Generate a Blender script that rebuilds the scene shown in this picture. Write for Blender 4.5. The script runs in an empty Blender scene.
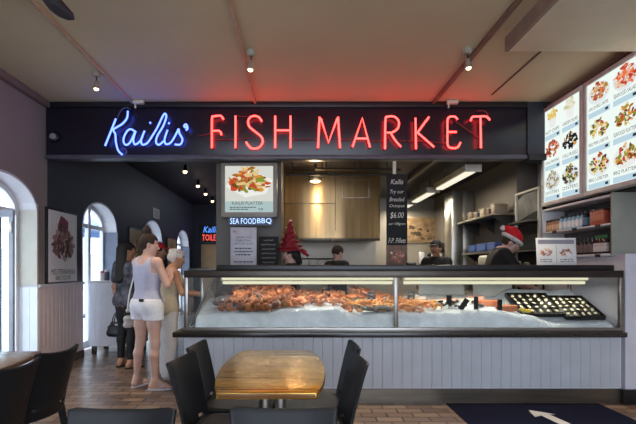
import bpy, bmesh, math, random
import numpy as np
from mathutils import Vector, Matrix, noise as mnoise

random.seed(7)
SC = bpy.context.scene
COL = SC.collection
PI = math.pi
H = 1.33            # eye height


# ---------------------------------------------------------------- materials
def lin(c):
    if isinstance(c, str):
        c = c.lstrip('#')
        c = [int(c[i:i + 2], 16) / 255 for i in (0, 2, 4)]
        return tuple((x / 12.92) if x <= 0.04045 else ((x + 0.055) / 1.055) ** 2.4 for x in c)
    return tuple(c)


_mats = {}


def mat(name, col, rough=0.5, metal=0.0, vary=0.12, scale=8.0, bump=0.0, bscale=60.0, stretch=(1, 1, 1), spec=0.5,
        coat=0.0):
    """Principled surface whose colour drifts a little with a noise field."""
    if name in _mats:
        return _mats[name]
    m = bpy.data.materials.new(name)
    m.use_nodes = True
    nt = m.node_tree
    b = nt.nodes['Principled BSDF']
    c = lin(col)
    tc = nt.nodes.new('ShaderNodeTexCoord')
    mp = nt.nodes.new('ShaderNodeMapping')
    mp.inputs['Scale'].default_value = stretch
    nt.links.new(tc.outputs['Object'], mp.inputs[0])
    n = nt.nodes.new('ShaderNodeTexNoise')
    n.inputs['Scale'].default_value = scale
    n.inputs['Detail'].default_value = 4
    nt.links.new(mp.outputs[0], n.inputs['Vector'])
    r = nt.nodes.new('ShaderNodeValToRGB')
    r.color_ramp.elements[0].position = 0.3
    r.color_ramp.elements[1].position = 0.7
    r.color_ramp.elements[0].color = (*[x * (1 - vary) for x in c], 1)
    r.color_ramp.elements[1].color = (*[min(1, x * (1 + vary)) for x in c], 1)
    nt.links.new(n.outputs['Fac'], r.inputs[0])
    nt.links.new(r.outputs[0], b.inputs['Base Color'])
    b.inputs['Roughness'].default_value = rough
    b.inputs['Metallic'].default_value = metal
    b.inputs['Specular IOR Level'].default_value = spec
    if coat:
        b.inputs['Coat Weight'].default_value = coat
        b.inputs['Coat Roughness'].default_value = 0.12
    if bump:
        n2 = nt.nodes.new('ShaderNodeTexNoise')
        n2.inputs['Scale'].default_value = bscale
        n2.inputs['Detail'].default_value = 5
        nt.links.new(mp.outputs[0], n2.inputs['Vector'])
        bp = nt.nodes.new('ShaderNodeBump')
        bp.inputs['Strength'].default_value = bump
        bp.inputs['Distance'].default_value = 0.02
        nt.links.new(n2.outputs['Fac'], bp.inputs['Height'])
        nt.links.new(bp.outputs[0], b.inputs['Normal'])
    _mats[name] = m
    return m


def glow(name, col, strength):
    if name in _mats:
        return _mats[name]
    m = bpy.data.materials.new(name)
    m.use_nodes = True
    nt = m.node_tree
    nt.nodes.remove(nt.nodes['Principled BSDF'])
    e = nt.nodes.new('ShaderNodeEmission')
    e.inputs['Color'].default_value = (*lin(col), 1)
    e.inputs['Strength'].default_value = strength
    nt.links.new(e.outputs[0], nt.nodes['Material Output'].inputs['Surface'])
    _mats[name] = m
    return m


def glass(name, tint=(0.93, 0.97, 0.96), refl=1.0, f0=0.04):
    if name in _mats:
        return _mats[name]
    m = bpy.data.materials.new(name)
    m.use_nodes = True
    nt = m.node_tree
    nt.nodes.remove(nt.nodes['Principled BSDF'])
    t = nt.nodes.new('ShaderNodeBsdfTransparent')
    t.inputs['Color'].default_value = (*tint, 1)
    g = nt.nodes.new('ShaderNodeBsdfGlossy')
    g.inputs['Roughness'].default_value = 0.02
    g.inputs['Color'].default_value = (refl, refl, refl, 1)
    fw_ = nt.nodes.new('ShaderNodeLayerWeight')
    fw_.inputs['Blend'].default_value = 0.5
    pw_ = nt.nodes.new('ShaderNodeMath')
    pw_.operation = 'POWER'
    pw_.inputs[1].default_value = 5.0
    nt.links.new(fw_.outputs['Facing'], pw_.inputs[0])
    lw = nt.nodes.new('ShaderNodeMath')
    lw.operation = 'MULTIPLY_ADD'
    lw.inputs[1].default_value = 0.6
    lw.inputs[2].default_value = f0
    nt.links.new(pw_.outputs[0], lw.inputs[0])
    mx = nt.nodes.new('ShaderNodeMixShader')
    nt.links.new(lw.outputs[0], mx.inputs[0])
    nt.links.new(t.outputs[0], mx.inputs[1])
    nt.links.new(g.outputs[0], mx.inputs[2])
    nt.links.new(mx.outputs[0], nt.nodes['Material Output'].inputs['Surface'])
    _mats[name] = m
    return m


# ---------------------------------------------------------------- scene graph
def thing(name, label, cat, loc=(0, 0, 0), rotz=0.0, group=None):
    o = bpy.data.objects.new(name, None)
    o.empty_display_size = 0.1
    COL.objects.link(o)
    o.location = loc
    o.rotation_euler = (0, 0, rotz)
    o['label'] = label
    o['category'] = cat
    if group:
        o['group'] = group
    return o


def tag(o, label, cat, group=None, kind=None):
    o['label'] = label
    o['category'] = cat
    if group:
        o['group'] = group
    if kind:
        o['kind'] = kind
    return o


def dup(root, loc=None, rotz=None, label=None, group=None):
    r = root.copy()
    COL.objects.link(r)
    if loc is not None:
        r.location = loc
    if rotz is not None:
        r.rotation_euler = (r.rotation_euler[0], r.rotation_euler[1], rotz)
    if label:
        r['label'] = label
    if group:
        r['group'] = group
    for ch in list(root.children):
        c = ch.copy()
        COL.objects.link(c)
        c.parent = r
        for g in list(ch.children):
            d = g.copy()
            COL.objects.link(d)
            d.parent = c
    return r


# ---------------------------------------------------------------- mesh builder
class MB:
    def __init__(self):
        self.v = []
        self.f = []
        self.mi = []
        self.cur = 0

    def face(self, idx):
        self.f.append(tuple(idx))
        self.mi.append(self.cur)

    def box(self, x0, x1, y0, y1, z0, z1, M=None):
        b = len(self.v)
        for z in (z0, z1):
            for x, y in ((x0, y0), (x1, y0), (x1, y1), (x0, y1)):
                p = Vector((x, y, z))
                self.v.append(tuple(M @ p if M else p))
        for q in ((0, 3, 2, 1), (4, 5, 6, 7), (0, 1, 5, 4), (1, 2, 6, 5), (2, 3, 7, 6), (3, 0, 4, 7)):
            self.face([b + i for i in q])
        return self

    def tube(self, pts, r, n=8, cap=True, flat=1.0):
        pts = [Vector(p) for p in pts]
        rs = r if isinstance(r, (list, tuple)) else [r] * len(pts)
        b0 = len(self.v)
        up = None
        for i, p in enumerate(pts):
            a = pts[max(i - 1, 0)]
            c = pts[min(i + 1, len(pts) - 1)]
            t = (c - a)
            t = t.normalized() if t.length > 1e-9 else Vector((0, 0, 1))
            if up is None:
                up = Vector((0, 0, 1)) if abs(t.z) < 0.9 else Vector((0, 1, 0))
            s = t.cross(up)
            if s.length < 1e-6:
                s = t.cross(Vector((1, 0, 0)))
            s.normalize()
            up = s.cross(t).normalized()
            for k in range(n):
                an = 2 * PI * k / n
                self.v.append(tuple(p + s * (math.cos(an) * rs[i]) + up * (math.sin(an) * rs[i] * flat)))
        for i in range(len(pts) - 1):
            for k in range(n):
                a = b0 + i * n + k
                c = b0 + i * n + (k + 1) % n
                self.face((a, c, c + n, a + n))
        if cap:
            self.face([b0 + k for k in range(n)][::-1])
            e = b0 + (len(pts) - 1) * n
            self.face([e + k for k in range(n)])
        return self

    def lathe(self, prof, c=(0, 0, 0), n=16, M=None):
        """prof: list of (radius, z)."""
        b0 = len(self.v)
        for r, z in prof:
            for k in range(n):
                a = 2 * PI * k / n
                p = Vector((c[0] + r * math.cos(a), c[1] + r * math.sin(a), c[2] + z))
                self.v.append(tuple(M @ p if M else p))
        for i in range(len(prof) - 1):
            for k in range(n):
                a = b0 + i * n + k
                d = b0 + i * n + (k + 1) % n
                self.face((a, d, d + n, a + n))
        self.face([b0 + k for k in range(n)][::-1])
        e = b0 + (len(prof) - 1) * n
        self.face([e + k for k in range(n)])
        return self

    def ball(self, c, r, n=12, m=8, M=None):
        r = r if isinstance(r, (tuple, list)) else (r, r, r)
        b0 = len(self.v)
        for i in range(m + 1):
            th = PI * (0.02 + 0.96 * i / m)
            for k in range(n):
                a = 2 * PI * k / n
                p = Vector((r[0] * math.sin(th) * math.cos(a), r[1] * math.sin(th) * math.sin(a), r[2] * math.cos(th)))
                if M:
                    p = M @ p
                self.v.append((c[0] + p.x, c[1] + p.y, c[2] + p.z))
        for i in range(m):
            for k in range(n):
                a = b0 + i * n + k
                d = b0 + i * n + (k + 1) % n
                self.face((a, a + n, d + n, d))
        self.face([b0 + k for k in range(n)])
        e = b0 + m * n
        self.face([e + k for k in range(n)][::-1])
        return self

    def prism(self, poly, d, o=(0, 0, 0), u=(1, 0, 0), v=(0, 0, 1)):
        """poly in (u,v) plane, extruded by vector d."""
        b = len(self.v)
        o, u, v, d = Vector(o), Vector(u), Vector(v), Vector(d)
        n = len(poly)
        for k in (0, 1):
            for a, c in poly:
                self.v.append(tuple(o + u * a + v * c + d * k))
        self.face([b + i for i in range(n)])
        self.face([b + n + i for i in range(n)][::-1])
        for i in range(n):
            j = (i + 1) % n
            self.face((b + i, b + n + i, b + n + j, b + j))
        return self

    def build(self, name, mats, parent=None, bevel=0.0, smooth=True, loc=None, seg=2, angle=35):
        me = bpy.data.meshes.new(name)
        me.from_pydata(self.v, [], self.f)
        mats = mats if isinstance(mats, (list, tuple)) else [mats]
        for m in mats:
            me.materials.append(m)
        if len(mats) > 1:
            me.polygons.foreach_set('material_index', self.mi)
        bm = bmesh.new()
        bm.from_mesh(me)
        bmesh.ops.recalc_face_normals(bm, faces=bm.faces)
        if bevel:
            ed = [e for e in bm.edges if len(e.link_faces) == 2 and e.calc_face_angle(0) > math.radians(40)]
            bmesh.ops.bevel(bm, geom=ed, offset=bevel, segments=seg, affect='EDGES', profile=0.5)
        bm.to_mesh(me)
        bm.free()
        if smooth:
            me.polygons.foreach_set('use_smooth', [True] * len(me.polygons))
            me.set_sharp_from_angle(angle=math.radians(angle))
        me.update()
        return link(name, me, parent, loc)


def link(name, me, parent=None, loc=None):
    o = bpy.data.objects.new(name, me)
    COL.objects.link(o)
    if parent:
        o.parent = parent
    if loc is not None:
        o.location = loc
    return o


def struct(o):
    o['kind'] = 'structure'
    return o


def spline(pts, sub=6):
    pts = [Vector(p) for p in pts]
    if len(pts) < 3:
        return pts
    out = []
    for i in range(len(pts) - 1):
        p0 = pts[max(i - 1, 0)]
        p1, p2 = pts[i], pts[i + 1]
        p3 = pts[min(i + 2, len(pts) - 1)]
        for k in range(sub):
            t = k / sub
            out.append(0.5 * ((2 * p1) + (p2 - p0) * t + (2 * p0 - 5 * p1 + 4 * p2 - p3) * t * t + (3 * p1 - p0 - 3 * p2 + p3) * t ** 3))
    out.append(pts[-1])
    return out


# ---------------------------------------------------------------- lettering
_tc = {}


def text_geo(s, shear=0.0):
    key = (s, shear)
    if key in _tc:
        return _tc[key]
    cu = bpy.data.curves.new('t', 'FONT')
    cu.body = s
    cu.align_x = 'LEFT'
    cu.resolution_u = 2
    cu.shear = shear
    ob = bpy.data.objects.new('t', cu)
    COL.objects.link(ob)
    bpy.context.view_layer.update()
    dg = bpy.context.evaluated_depsgraph_get()
    me = bpy.data.meshes.new_from_object(ob.evaluated_get(dg))
    vs = [v.co.copy() for v in me.vertices]
    fs = [tuple(p.vertices) for p in me.polygons]
    bpy.data.objects.remove(ob)
    bpy.data.meshes.remove(me)
    bpy.data.curves.remove(cu)
    x0 = min(v.x for v in vs); x1 = max(v.x for v in vs)
    y0 = min(v.y for v in vs); y1 = max(v.y for v in vs)
    vs = [((v.x - x0) / (x1 - x0), (v.y - y0) / (y1 - y0)) for v in vs]
    _tc[key] = (vs, fs, (x1 - x0) / (y1 - y0))
    return _tc[key]


def put_text(mb, s, o, u, v, w, h, shear=0.0):
    """letters filling the w x h box whose lower left corner is o."""
    vs, fs, _ = text_geo(s, shear)
    b = len(mb.v)
    o, u, v = Vector(o), Vector(u), Vector(v)
    for a, c in vs:
        mb.v.append(tuple(o + u * (a * w) + v * (c * h)))
    for f in fs:
        mb.face([b + i for i in f])


# ---------------------------------------------------------------- blended bodies: distance fields -> one surface
def smin(a, b, k):
    h = np.clip(0.5 + 0.5 * (b - a) / k, 0, 1)
    return b * (1 - h) + a * h - k * h * (1 - h)


class Cap:
    def __init__(s, a, b, ra, rb, k=0.03):
        s.a, s.b, s.ra, s.rb, s.k = np.array(a, float), np.array(b, float), ra, rb, k

    def bounds(s, e):
        r = max(s.ra, s.rb) + e
        return np.minimum(s.a, s.b) - r, np.maximum(s.a, s.b) + r

    def d(s, X, Y, Z):
        ab = s.b - s.a
        q = max(float(ab @ ab), 1e-9)
        t = np.clip(((X - s.a[0]) * ab[0] + (Y - s.a[1]) * ab[1] + (Z - s.a[2]) * ab[2]) / q, 0, 1)
        dx = X - s.a[0] - t * ab[0]
        dy = Y - s.a[1] - t * ab[1]
        dz = Z - s.a[2] - t * ab[2]
        return np.sqrt(dx * dx + dy * dy + dz * dz) - (s.ra + (s.rb - s.ra) * t)


class Ell:
    def __init__(s, c, r, R=None, k=0.03):
        s.c, s.r, s.k = np.array(c, float), np.array(r, float), k
        s.R = np.eye(3) if R is None else np.array(R, float)

    def bounds(s, e):
        m = max(s.r) + e
        return s.c - m, s.c + m

    def d(s, X, Y, Z):
        x, y, z = X - s.c[0], Y - s.c[1], Z - s.c[2]
        R = s.R
        lx = (R[0, 0] * x + R[1, 0] * y + R[2, 0] * z) / s.r[0]
        ly = (R[0, 1] * x + R[1, 1] * y + R[2, 1] * z) / s.r[1]
        lz = (R[0, 2] * x + R[1, 2] * y + R[2, 2] * z) / s.r[2]
        q = np.sqrt(lx * lx + ly * ly + lz * lz)
        return (q - 1) * float(min(s.r))


def field_mesh(name, prims, h, mats, parent=None, inflate=0.0, clip=None, kmul=1.0, kmin=0.0):
    e = inflate + 0.05
    lo = np.min([p.bounds(inflate)[0] for p in prims], axis=0) - 3 * h
    hi = np.max([p.bounds(inflate)[1] for p in prims], axis=0) + 3 * h
    n = np.ceil((hi - lo) / h).astype(int) + 1
    ax = [lo[i] + h * np.arange(n[i]) for i in range(3)]
    f = np.full(n, 0.4, np.float32)
    for p in prims:
        a, b = p.bounds(e + 0.03)
        i0 = np.clip(np.floor((a - lo) / h).astype(int), 0, n)
        i1 = np.clip(np.ceil((b - lo) / h).astype(int) + 1, 0, n)
        sl = tuple(slice(i0[i], i1[i]) for i in range(3))
        X = ax[0][sl[0]][:, None, None]
        Y = ax[1][sl[1]][None, :, None]
        Z = ax[2][sl[2]][None, None, :]
        f[sl] = smin(f[sl], p.d(X, Y, Z).astype(np.float32), max(p.k * kmul, kmin))
    f -= inflate
    if clip:
        X, Y, Z = ax[0][:, None, None], ax[1][None, :, None], ax[2][None, None, :]
        f = np.maximum(f, clip(X, Y, Z).astype(np.float32) + 0 * f)
    f[0], f[-1], f[:, 0], f[:, -1], f[:, :, 0], f[:, :, -1] = (0.4,) * 6
    s = f < 0
    c = np.zeros(n - 1, np.int8)
    for i in (0, 1):
        for j in (0, 1):
            for k in (0, 1):
                c += s[i:n[0] - 1 + i, j:n[1] - 1 + j, k:n[2] - 1 + k]
    act = (c > 0) & (c < 8)
    idx = np.full(n - 1, -1, np.int64)
    idx[act] = np.arange(act.sum())
    pos = np.zeros((*(n - 1), 3), np.float32)
    cnt = np.zeros(n - 1, np.float32)
    for axis in range(3):
        oth = [q for q in range(3) if q != axis]
        for d0 in (0, 1):
            for d1 in (0, 1):
                sa = [None] * 3
                sa[axis] = slice(0, n[axis] - 1)
                sa[oth[0]] = slice(d0, n[oth[0]] - 1 + d0)
                sa[oth[1]] = slice(d1, n[oth[1]] - 1 + d1)
                sb = list(sa)
                sb[axis] = slice(1, n[axis])
                fa, fb = f[tuple(sa)], f[tuple(sb)]
                cr = (fa < 0) != (fb < 0)
                t = np.where(cr, fa / np.where(cr, fa - fb, 1), 0)
                pos[..., axis] += t
                pos[..., oth[0]] += cr * d0
                pos[..., oth[1]] += cr * d1
                cnt += cr
    I = np.argwhere(act)
    V = lo + h * (I + pos[act] / cnt[act][:, None])
    F = []
    for axis in range(3):
        o0, o1 = (axis + 1) % 3, (axis + 2) % 3
        sa = [slice(1, None)] * 3
        sl_a = [None] * 3
        sl_a[axis] = slice(0, n[axis] - 1)
        sl_a[o0] = slice(1, n[o0] - 1)
        sl_a[o1] = slice(1, n[o1] - 1)
        sl_b = list(sl_a)
        sl_b[axis] = slice(1, n[axis])
        A, B = s[tuple(sl_a)], s[tuple(sl_b)]
        for flip in (0, 1):
            q = np.argwhere((A & ~B) if not flip else (~A & B))
            if not len(q):
                continue
            q[:, o0] += 1
            q[:, o1] += 1

            def cell(a, b):
                w = q.copy()
                w[:, o0] -= a
                w[:, o1] -= b
                return idx[w[:, 0], w[:, 1], w[:, 2]]
            quad = np.stack([cell(1, 1), cell(0, 1), cell(0, 0), cell(1, 0)], 1)
            F.append(quad[:, ::-1] if flip else quad)
    F = np.concatenate(F)
    me = bpy.data.meshes.new(name)
    me.vertices.add(len(V))
    me.vertices.foreach_set('co', V.astype(np.float32).ravel())
    me.loops.add(F.size)
    me.loops.foreach_set('vertex_index', F.astype(np.int32).ravel())
    me.polygons.add(len(F))
    me.polygons.foreach_set('loop_start', np.arange(0, F.size, 4, dtype=np.int32))
    me.polygons.foreach_set('use_smooth', np.ones(len(F), bool))
    me.update(calc_edges=True)
    me.validate()
    for m in (mats if isinstance(mats, (list, tuple)) else [mats]):
        me.materials.append(m)
    return link(name, me, parent)
# ================================================================ palette
M_beige = mat('plaster_beige', '#8f8581', 0.75, vary=0.06, scale=2)
M_navy = mat('paint_charcoal_navy', '#363644', 0.55, vary=0.10, scale=3)
M_fascia = mat('fascia_navy', '#191624', 0.28, vary=0.08, scale=3)
M_ceil = mat('ceiling_paint', '#cdbf9c', 0.6, vary=0.05, scale=1.2)
M_dark = mat('ceiling_dark', '#1c1a1e', 0.8)
M_white = mat('white_gloss_paint', '#d9d7da', 0.4, vary=0.03)
M_cream = mat('cream_paint', '#c3bcae', 0.55, vary=0.04)
M_panel = mat('beadboard_white', '#e6e8f0', 0.45, vary=0.04)
M_pink = mat('beadboard_pinkish', '#e2d0d0', 0.5, vary=0.04)
M_steel = mat('brushed_steel', '#b5b0a6', 0.3, 0.95, vary=0.10, scale=6, stretch=(1, 1, 14))
M_steelw = mat('hood_steel', '#b5976d', 0.33, 0.9, vary=0.16, scale=3, stretch=(6, 1, 0.4))
M_steeld = mat('dark_steel', '#4a4742', 0.35, 0.8)
M_black = mat('black_satin', '#0b0b0d', 0.35)
M_blackm = mat('black_matt', '#0d0d10', 0.75)
M_metalw = mat('white_metal', '#c8c2b6', 0.4)
M_kwall = mat('kitchen_plaster', '#6e655b', 0.65, vary=0.15, scale=1.5)
M_tan = mat('tan_door', '#b58f66', 0.5)
M_glass = glass('window_glass')
M_frameb = mat('frame_black', '#151417', 0.4)
M_out = mat('outside_render', '#d5d9de', 0.9)
M_paper = mat('paper_white', '#d8d6d6', 0.6, vary=0.03)
M_ink = mat('ink_dark', '#22222a', 0.7)


def brick_floor():
    m = bpy.data.materials.new('floor_quarry_tiles')
    m.use_nodes = True
    nt = m.node_tree
    b = nt.nodes['Principled BSDF']
    tc = nt.nodes.new('ShaderNodeTexCoord')
    br = nt.nodes.new('ShaderNodeTexBrick')
    br.inputs['Scale'].default_value = 1.0
    br.inputs['Brick Width'].default_value = 0.235
    br.inputs['Row Height'].default_value = 0.118
    br.inputs['Mortar Size'].default_value = 0.008
    br.inputs['Mortar Smooth'].default_value = 0.2
    br.inputs['Bias'].default_value = -0.1
    br.inputs['Color1'].default_value = (*lin('#8f7766'), 1)
    br.inputs['Color2'].default_value = (*lin('#5c473b'), 1)
    br.inputs['Mortar'].default_value = (*lin('#2a231e'), 1)
    nt.links.new(tc.outputs['Object'], br.inputs['Vector'])
    n = nt.nodes.new('ShaderNodeTexNoise')
    n.inputs['Scale'].default_value = 2.3
    n.inputs['Detail'].default_value = 6
    nt.links.new(tc.outputs['Object'], n.inputs['Vector'])
    mx = nt.nodes.new('ShaderNodeMix')
    mx.data_type = 'RGBA'
    mx.blend_type = 'MULTIPLY'
    mx.inputs[0].default_value = 0.5
    r = nt.nodes.new('ShaderNodeValToRGB')
    r.color_ramp.elements[0].color = (0.55, 0.5, 0.48, 1)
    r.color_ramp.elements[1].color = (1.2, 1.15, 1.1, 1)
    nt.links.new(n.outputs['Fac'], r.inputs[0])
    nt.links.new(br.outputs['Color'], mx.inputs[6])
    nt.links.new(r.outputs[0], mx.inputs[7])
    nt.links.new(mx.outputs[2], b.inputs['Base Color'])
    bp = nt.nodes.new('ShaderNodeBump')
    bp.inputs['Strength'].default_value = 0.6
    bp.inputs['Distance'].default_value = 0.004
    bp.invert = True
    nt.links.new(br.outputs['Fac'], bp.inputs['Height'])
    nt.links.new(bp.outputs[0], b.inputs['Normal'])
    b.inputs['Roughness'].default_value = 0.3
    return m


# ================================================================ floor, ceiling
struct(MB().box(-3.5, 3.6, -3.5, 14.2, -0.12, 0).build('floor', brick_floor(), smooth=False))
struct(MB().box(-40, -3.5, -20, 40, -0.2, -0.06).build('ground', M_out, smooth=False))
c = MB()
c.box(-3.5, 3.6, -3.5, 5.9, 3.45, 3.6)
c.cur = 1
c.box(-3.5, -1.0, 5.9, 14.2, 3.3, 3.6)
c.box(-1.0, 3.6, 5.9, 11.2, 2.95, 3.6)
struct(c.build('ceiling', [M_ceil, mat('ceiling_rear_paint', '#2b262b', 0.5)], smooth=False))

# ceiling battens (conduit runs), soffit
for i, (x, w) in enumerate(((-2.08, 0.014), (-0.52, 0.014), (1.75, 0.022))):
    struct(MB().box(x - w, x + w, -3.4, 5.72, 3.415, 3.452).build('trim_%d' % (i + 1), mat('batten_paint_%d' % i, ('#c9b59c', '#c9b59c', '#7d6d5c')[i], 0.6), bevel=0.006))
s = MB()
s.box(1.96, 3.6, -3.4, 4.15, 3.325, 3.46)
struct(s.build('trim_4', mat('soffit_paint', '#e8e5c8', 0.55, vary=0.08, scale=2.5), bevel=0.004))
struct(MB().box(1.925, 1.96, -3.4, 4.15, 3.325, 3.46).build('trim_5', mat('soffit_edge', '#94806f', 0.6)))
struct(MB().box(2.385, 2.4, 4.15, 5.5, 3.44, 3.452).build('trim_6', mat('joint_dark', '#5c5348', 0.8)))
# cornice on the left wall
struct(MB().box(-3.2, -3.13, -3.4, 5.74, 3.37, 3.452).build('trim_7', mat('cornice_paint', '#85766c', 0.6), bevel=0.012))

# ================================================================ left wall with four arched openings
OPEN = [(4.27, 5.58), (6.73, 8.04), (9.42, 10.73), (12.1, 13.41)]
ZS, RISE = 1.98, 0.42


def arch_z(t):          # t in -1..1
    return ZS + RISE * math.sqrt(max(0, 1 - abs(t) ** 2.0))


w = MB()
edges = [-3.4] + [q for o in OPEN for q in o] + [14.0]
X0, X1 = -3.5, -3.2


def wall_piece(y0, y1, z0, z1):
    cuts = [y0, y1]
    if y0 < 5.79 < y1:
        cuts = [y0, 5.79, y1]
    for a, b_ in zip(cuts[:-1], cuts[1:]):
        w.cur = 0 if (a + b_) / 2 < 5.79 else 1
        w.box(X0, X1, a, b_, z0, z1)


for i in range(0, len(edges), 2):
    wall_piece(edges[i], edges[i + 1], 0, 3.45)
for a, b_ in OPEN:
    w.cur = 0 if a < 5.79 else 1
    n = 28
    for k in range(n):
        t0, t1 = -1 + 2 * k / n, -1 + 2 * (k + 1) / n
        ya, yb = a + (b_ - a) * (t0 + 1) / 2, a + (b_ - a) * (t1 + 1) / 2
        poly = [(ya, arch_z(t0)), (yb, arch_z(t1)), (yb, 3.45), (ya, 3.45)]
        w.prism(poly, (X1 - X0, 0, 0), (X0, 0, 0), (0, 1, 0), (0, 0, 1))
struct(w.build('wall_left', [M_beige, M_navy], smooth=False))

# arch linings, glazed frames
for i, (a, b_) in enumerate(OPEN):
    t = MB()
    n = 28
    th = 0.025

    def pt(tt, off):
        y = (a + b_) / 2 + tt * ((b_ - a) / 2 - off)
        return y, ZS + (RISE - off) * math.sqrt(max(0, 1 - tt * tt))
    outer = [(a, 0.0)] + [pt(-1 + 2 * k / n, 0) for k in range(n + 1)] + [(b_, 0.0)]
    inner = [(a + th, 0.0)] + [pt(-1 + 2 * k / n, th) for k in range(n + 1)] + [(b_ - th, 0.0)]
    for k in range(len(outer) - 1):
        poly = [outer[k], outer[k + 1], inner[k + 1], inner[k]]
        t.prism(poly, (0.30, 0, 0), (-3.495, 0, 0), (0, 1, 0), (0, 0, 1))
    struct(t.build('trim_%d' % (8 + i), M_white, smooth=False))
    fr = MB()
    fw = 0.07
    inner2 = [(a + th + fw, 0.1)] + [pt(-1 + 2 * k / n, th + fw) for k in range(n + 1)] + [(b_ - th - fw, 0.1)]
    for k in range(len(inner) - 1):
        poly = [inner[k], inner[k + 1], inner2[k + 1], inner2[k]]
        fr.prism(poly, (0.05, 0, 0), (-3.46, 0, 0), (0, 1, 0), (0, 0, 1))
    mid = (a + b_) / 2 + 0.05
    fr.box(-3.46, -3.41, mid - 0.045, mid + 0.045, 0.05, ZS + RISE - 0.09)
    fr.box(-3.45, -3.42, a + 0.05, b_ - 0.05, 0.02, 0.14)
    fr.box(-3.45, -3.42, a + 0.05, b_ - 0.05, 1.98, 2.05)
    win = struct(fr.build('window_%d' % (i + 1), M_white, smooth=False))
    pane = MB()
    for y0, y1 in ((a + th + fw, mid - 0.045), (mid + 0.045, b_ - th - fw)):
        pane.box(-3.438, -3.432, y0 - 0.004, y1 + 0.004, 0.14, 1.985)
    pane.build('pane', M_glass, win, smooth=False)

# an open timber-and-glass door leaf folded back in the nearest arch
leaf = thing('entrance_door', 'dark framed glazed door leaf folded back in the nearest arch', 'door', (-3.31, 5.12, 0.01))
mbx = MB()
mbx.box(-0.10, 0.10, -0.02, 0.02, 0, 0.16)
mbx.box(-0.10, 0.10, -0.02, 0.02, 1.9, 1.98)
mbx.box(-0.10, -0.05, -0.02, 0.02, 0.16, 1.9)
mbx.box(0.05, 0.10, -0.02, 0.02, 0.16, 1.9)
mbx.build('door_frame', mat('door_grey', '#a9aebb', 0.45), leaf, bevel=0.004)
MB().box(-0.052, 0.052, -0.004, 0.004, 0.158, 1.902).build('glass_panel', M_glass, leaf, smooth=False)
MB().box(0.055, 0.095, -0.032, -0.02, 1.72, 1.84).build('hinge', M_steel, leaf, bevel=0.003)

# wainscot on the piers, impost blocks
WZ = 1.09


def bead(mb, p0, ux, width, z0, z1, nrm, strip=0.1, depth=0.006, gap=0.010, thick=0.018):
    """grooved boarding: runs along ux from p0, faces along nrm."""
    prof = []
    n = max(1, round(width / strip))
    st = width / n
    for k in range(n):
        a = k * st
        prof += [(a, thick - depth if k else thick), (a + gap / 2, thick), (a + st - gap / 2, thick)]
        if k < n - 1:
            pass
    prof.append((width, thick))
    poly = [(0, 0)] + prof + [(width, 0)]
    mb.prism(poly, (0, 0, z1 - z0), (p0[0], p0[1], z0), ux, nrm)


mb = MB()
for a, b_ in ((5.58, 6.73), (8.04, 9.42), (10.73, 12.1), (13.41, 13.98)):
    bead(mb, (-3.2, a, 0), (0, 1, 0), b_ - a, 0.0, WZ, (1, 0, 0))
mb.cur = 1
for a, b_ in OPEN:
    bead(mb, (-3.47, b_ - 0.026, 0), (1, 0, 0), 0.285, 0.0, WZ, (0, -1, 0), thick=0.012)
struct(mb.build('wainscot', [M_pink, M_panel], smooth=False))
mb = MB()
for a, b_ in ((5.57, 6.74), (8.03, 9.43), (10.72, 12.11), (13.4, 13.98)):
    mb.box(-3.2, -3.165, a, b_, WZ, WZ + 0.035)
struct(mb.build('trim_12', M_white, smooth=False))
mb = MB()
for a, b_ in ((5.58, 6.73), (8.04, 9.42), (10.73, 12.1)):
    mb.box(-3.185, -3.165, a + 0.001, b_ - 0.001, 0.0, 0.11)
struct(mb.build('baseboard_left', mat('skirting_brown', '#5a4a44', 0.5), smooth=False))
mb = MB()
mb.box(-3.47, -3.185, 5.535, 5.565, WZ + 0.03, 2.12)
struct(mb.build('trim_13', M_cream, smooth=False))
mb = MB()
for a, b_ in OPEN[1:]:
    mb.box(-3.47, -3.17, b_ - 0.045, b_ - 0.02, WZ + 0.03, 1.96)
struct(mb.build('trim_14', mat('impost_blue_grey', '#6a6e80', 0.5), smooth=False))

# outside: pale veranda posts and a low pale building, all in full daylight
mb = MB()
mb.box(-14, -13.6, -10, 30, -0.06, 2.2)
struct(mb.build('wall_outside', M_out, smooth=False))
for k, y in enumerate((8.9, 13.2, 17.6)):
    po = MB()
    po.box(-5.36, -5.24, y - 0.06, y + 0.06, -0.06, 2.6)
    po.box(-5.4, -5.2, y - 0.1, y + 0.1, -0.06, 0.12)
    po.box(-5.4, -5.2, y - 0.1, y + 0.1, 2.45, 2.6)
    struct(po.build('veranda_post', M_white, bevel=0.006))
# blue market umbrella seen through the second arch
um = thing('market_umbrella', 'blue and white umbrella outside the arch behind the panelled bench', 'umbrella', (-6.0, 12.8, -0.06))
uc = MB()
n = 8
b0 = len(uc.v)
uc.v.append((0, 0, 2.95))
for k in range(n):
    uc.v.append((1.25 * math.cos(2 * PI * k / n), 1.25 * math.sin(2 * PI * k / n), 2.5))
for k in range(n):
    uc.v.append((1.25 * math.cos(2 * PI * k / n), 1.25 * math.sin(2 * PI * k / n), 2.32))
for k in range(n):
    j = (k + 1) % n
    uc.cur = k % 2
    uc.face((0, 1 + k, 1 + j))
    uc.face((1 + k, 1 + n + k, 1 + n + j, 1 + j))
cano = uc.build('canopy', [mat('canopy_blue', '#7186ad', 0.8), mat('canopy_pale', '#b8c4d8', 0.8)], um)
mo = cano.modifiers.new('s', 'SOLIDIFY')
mo.thickness = 0.006
MB().tube([(0, 0, 0.08), (0, 0, 2.94)], 0.025).build('pole', M_white, um)
MB().lathe([(0.26, 0), (0.26, 0.05), (0.05, 0.09)]).build('base', M_steeld, um)

# ================================================================ rear of the shop
struct(MB().box(-3.5, -1.0, 14.0, 14.2, 0, 3.45).build('wall_back', M_navy, smooth=False))
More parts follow.
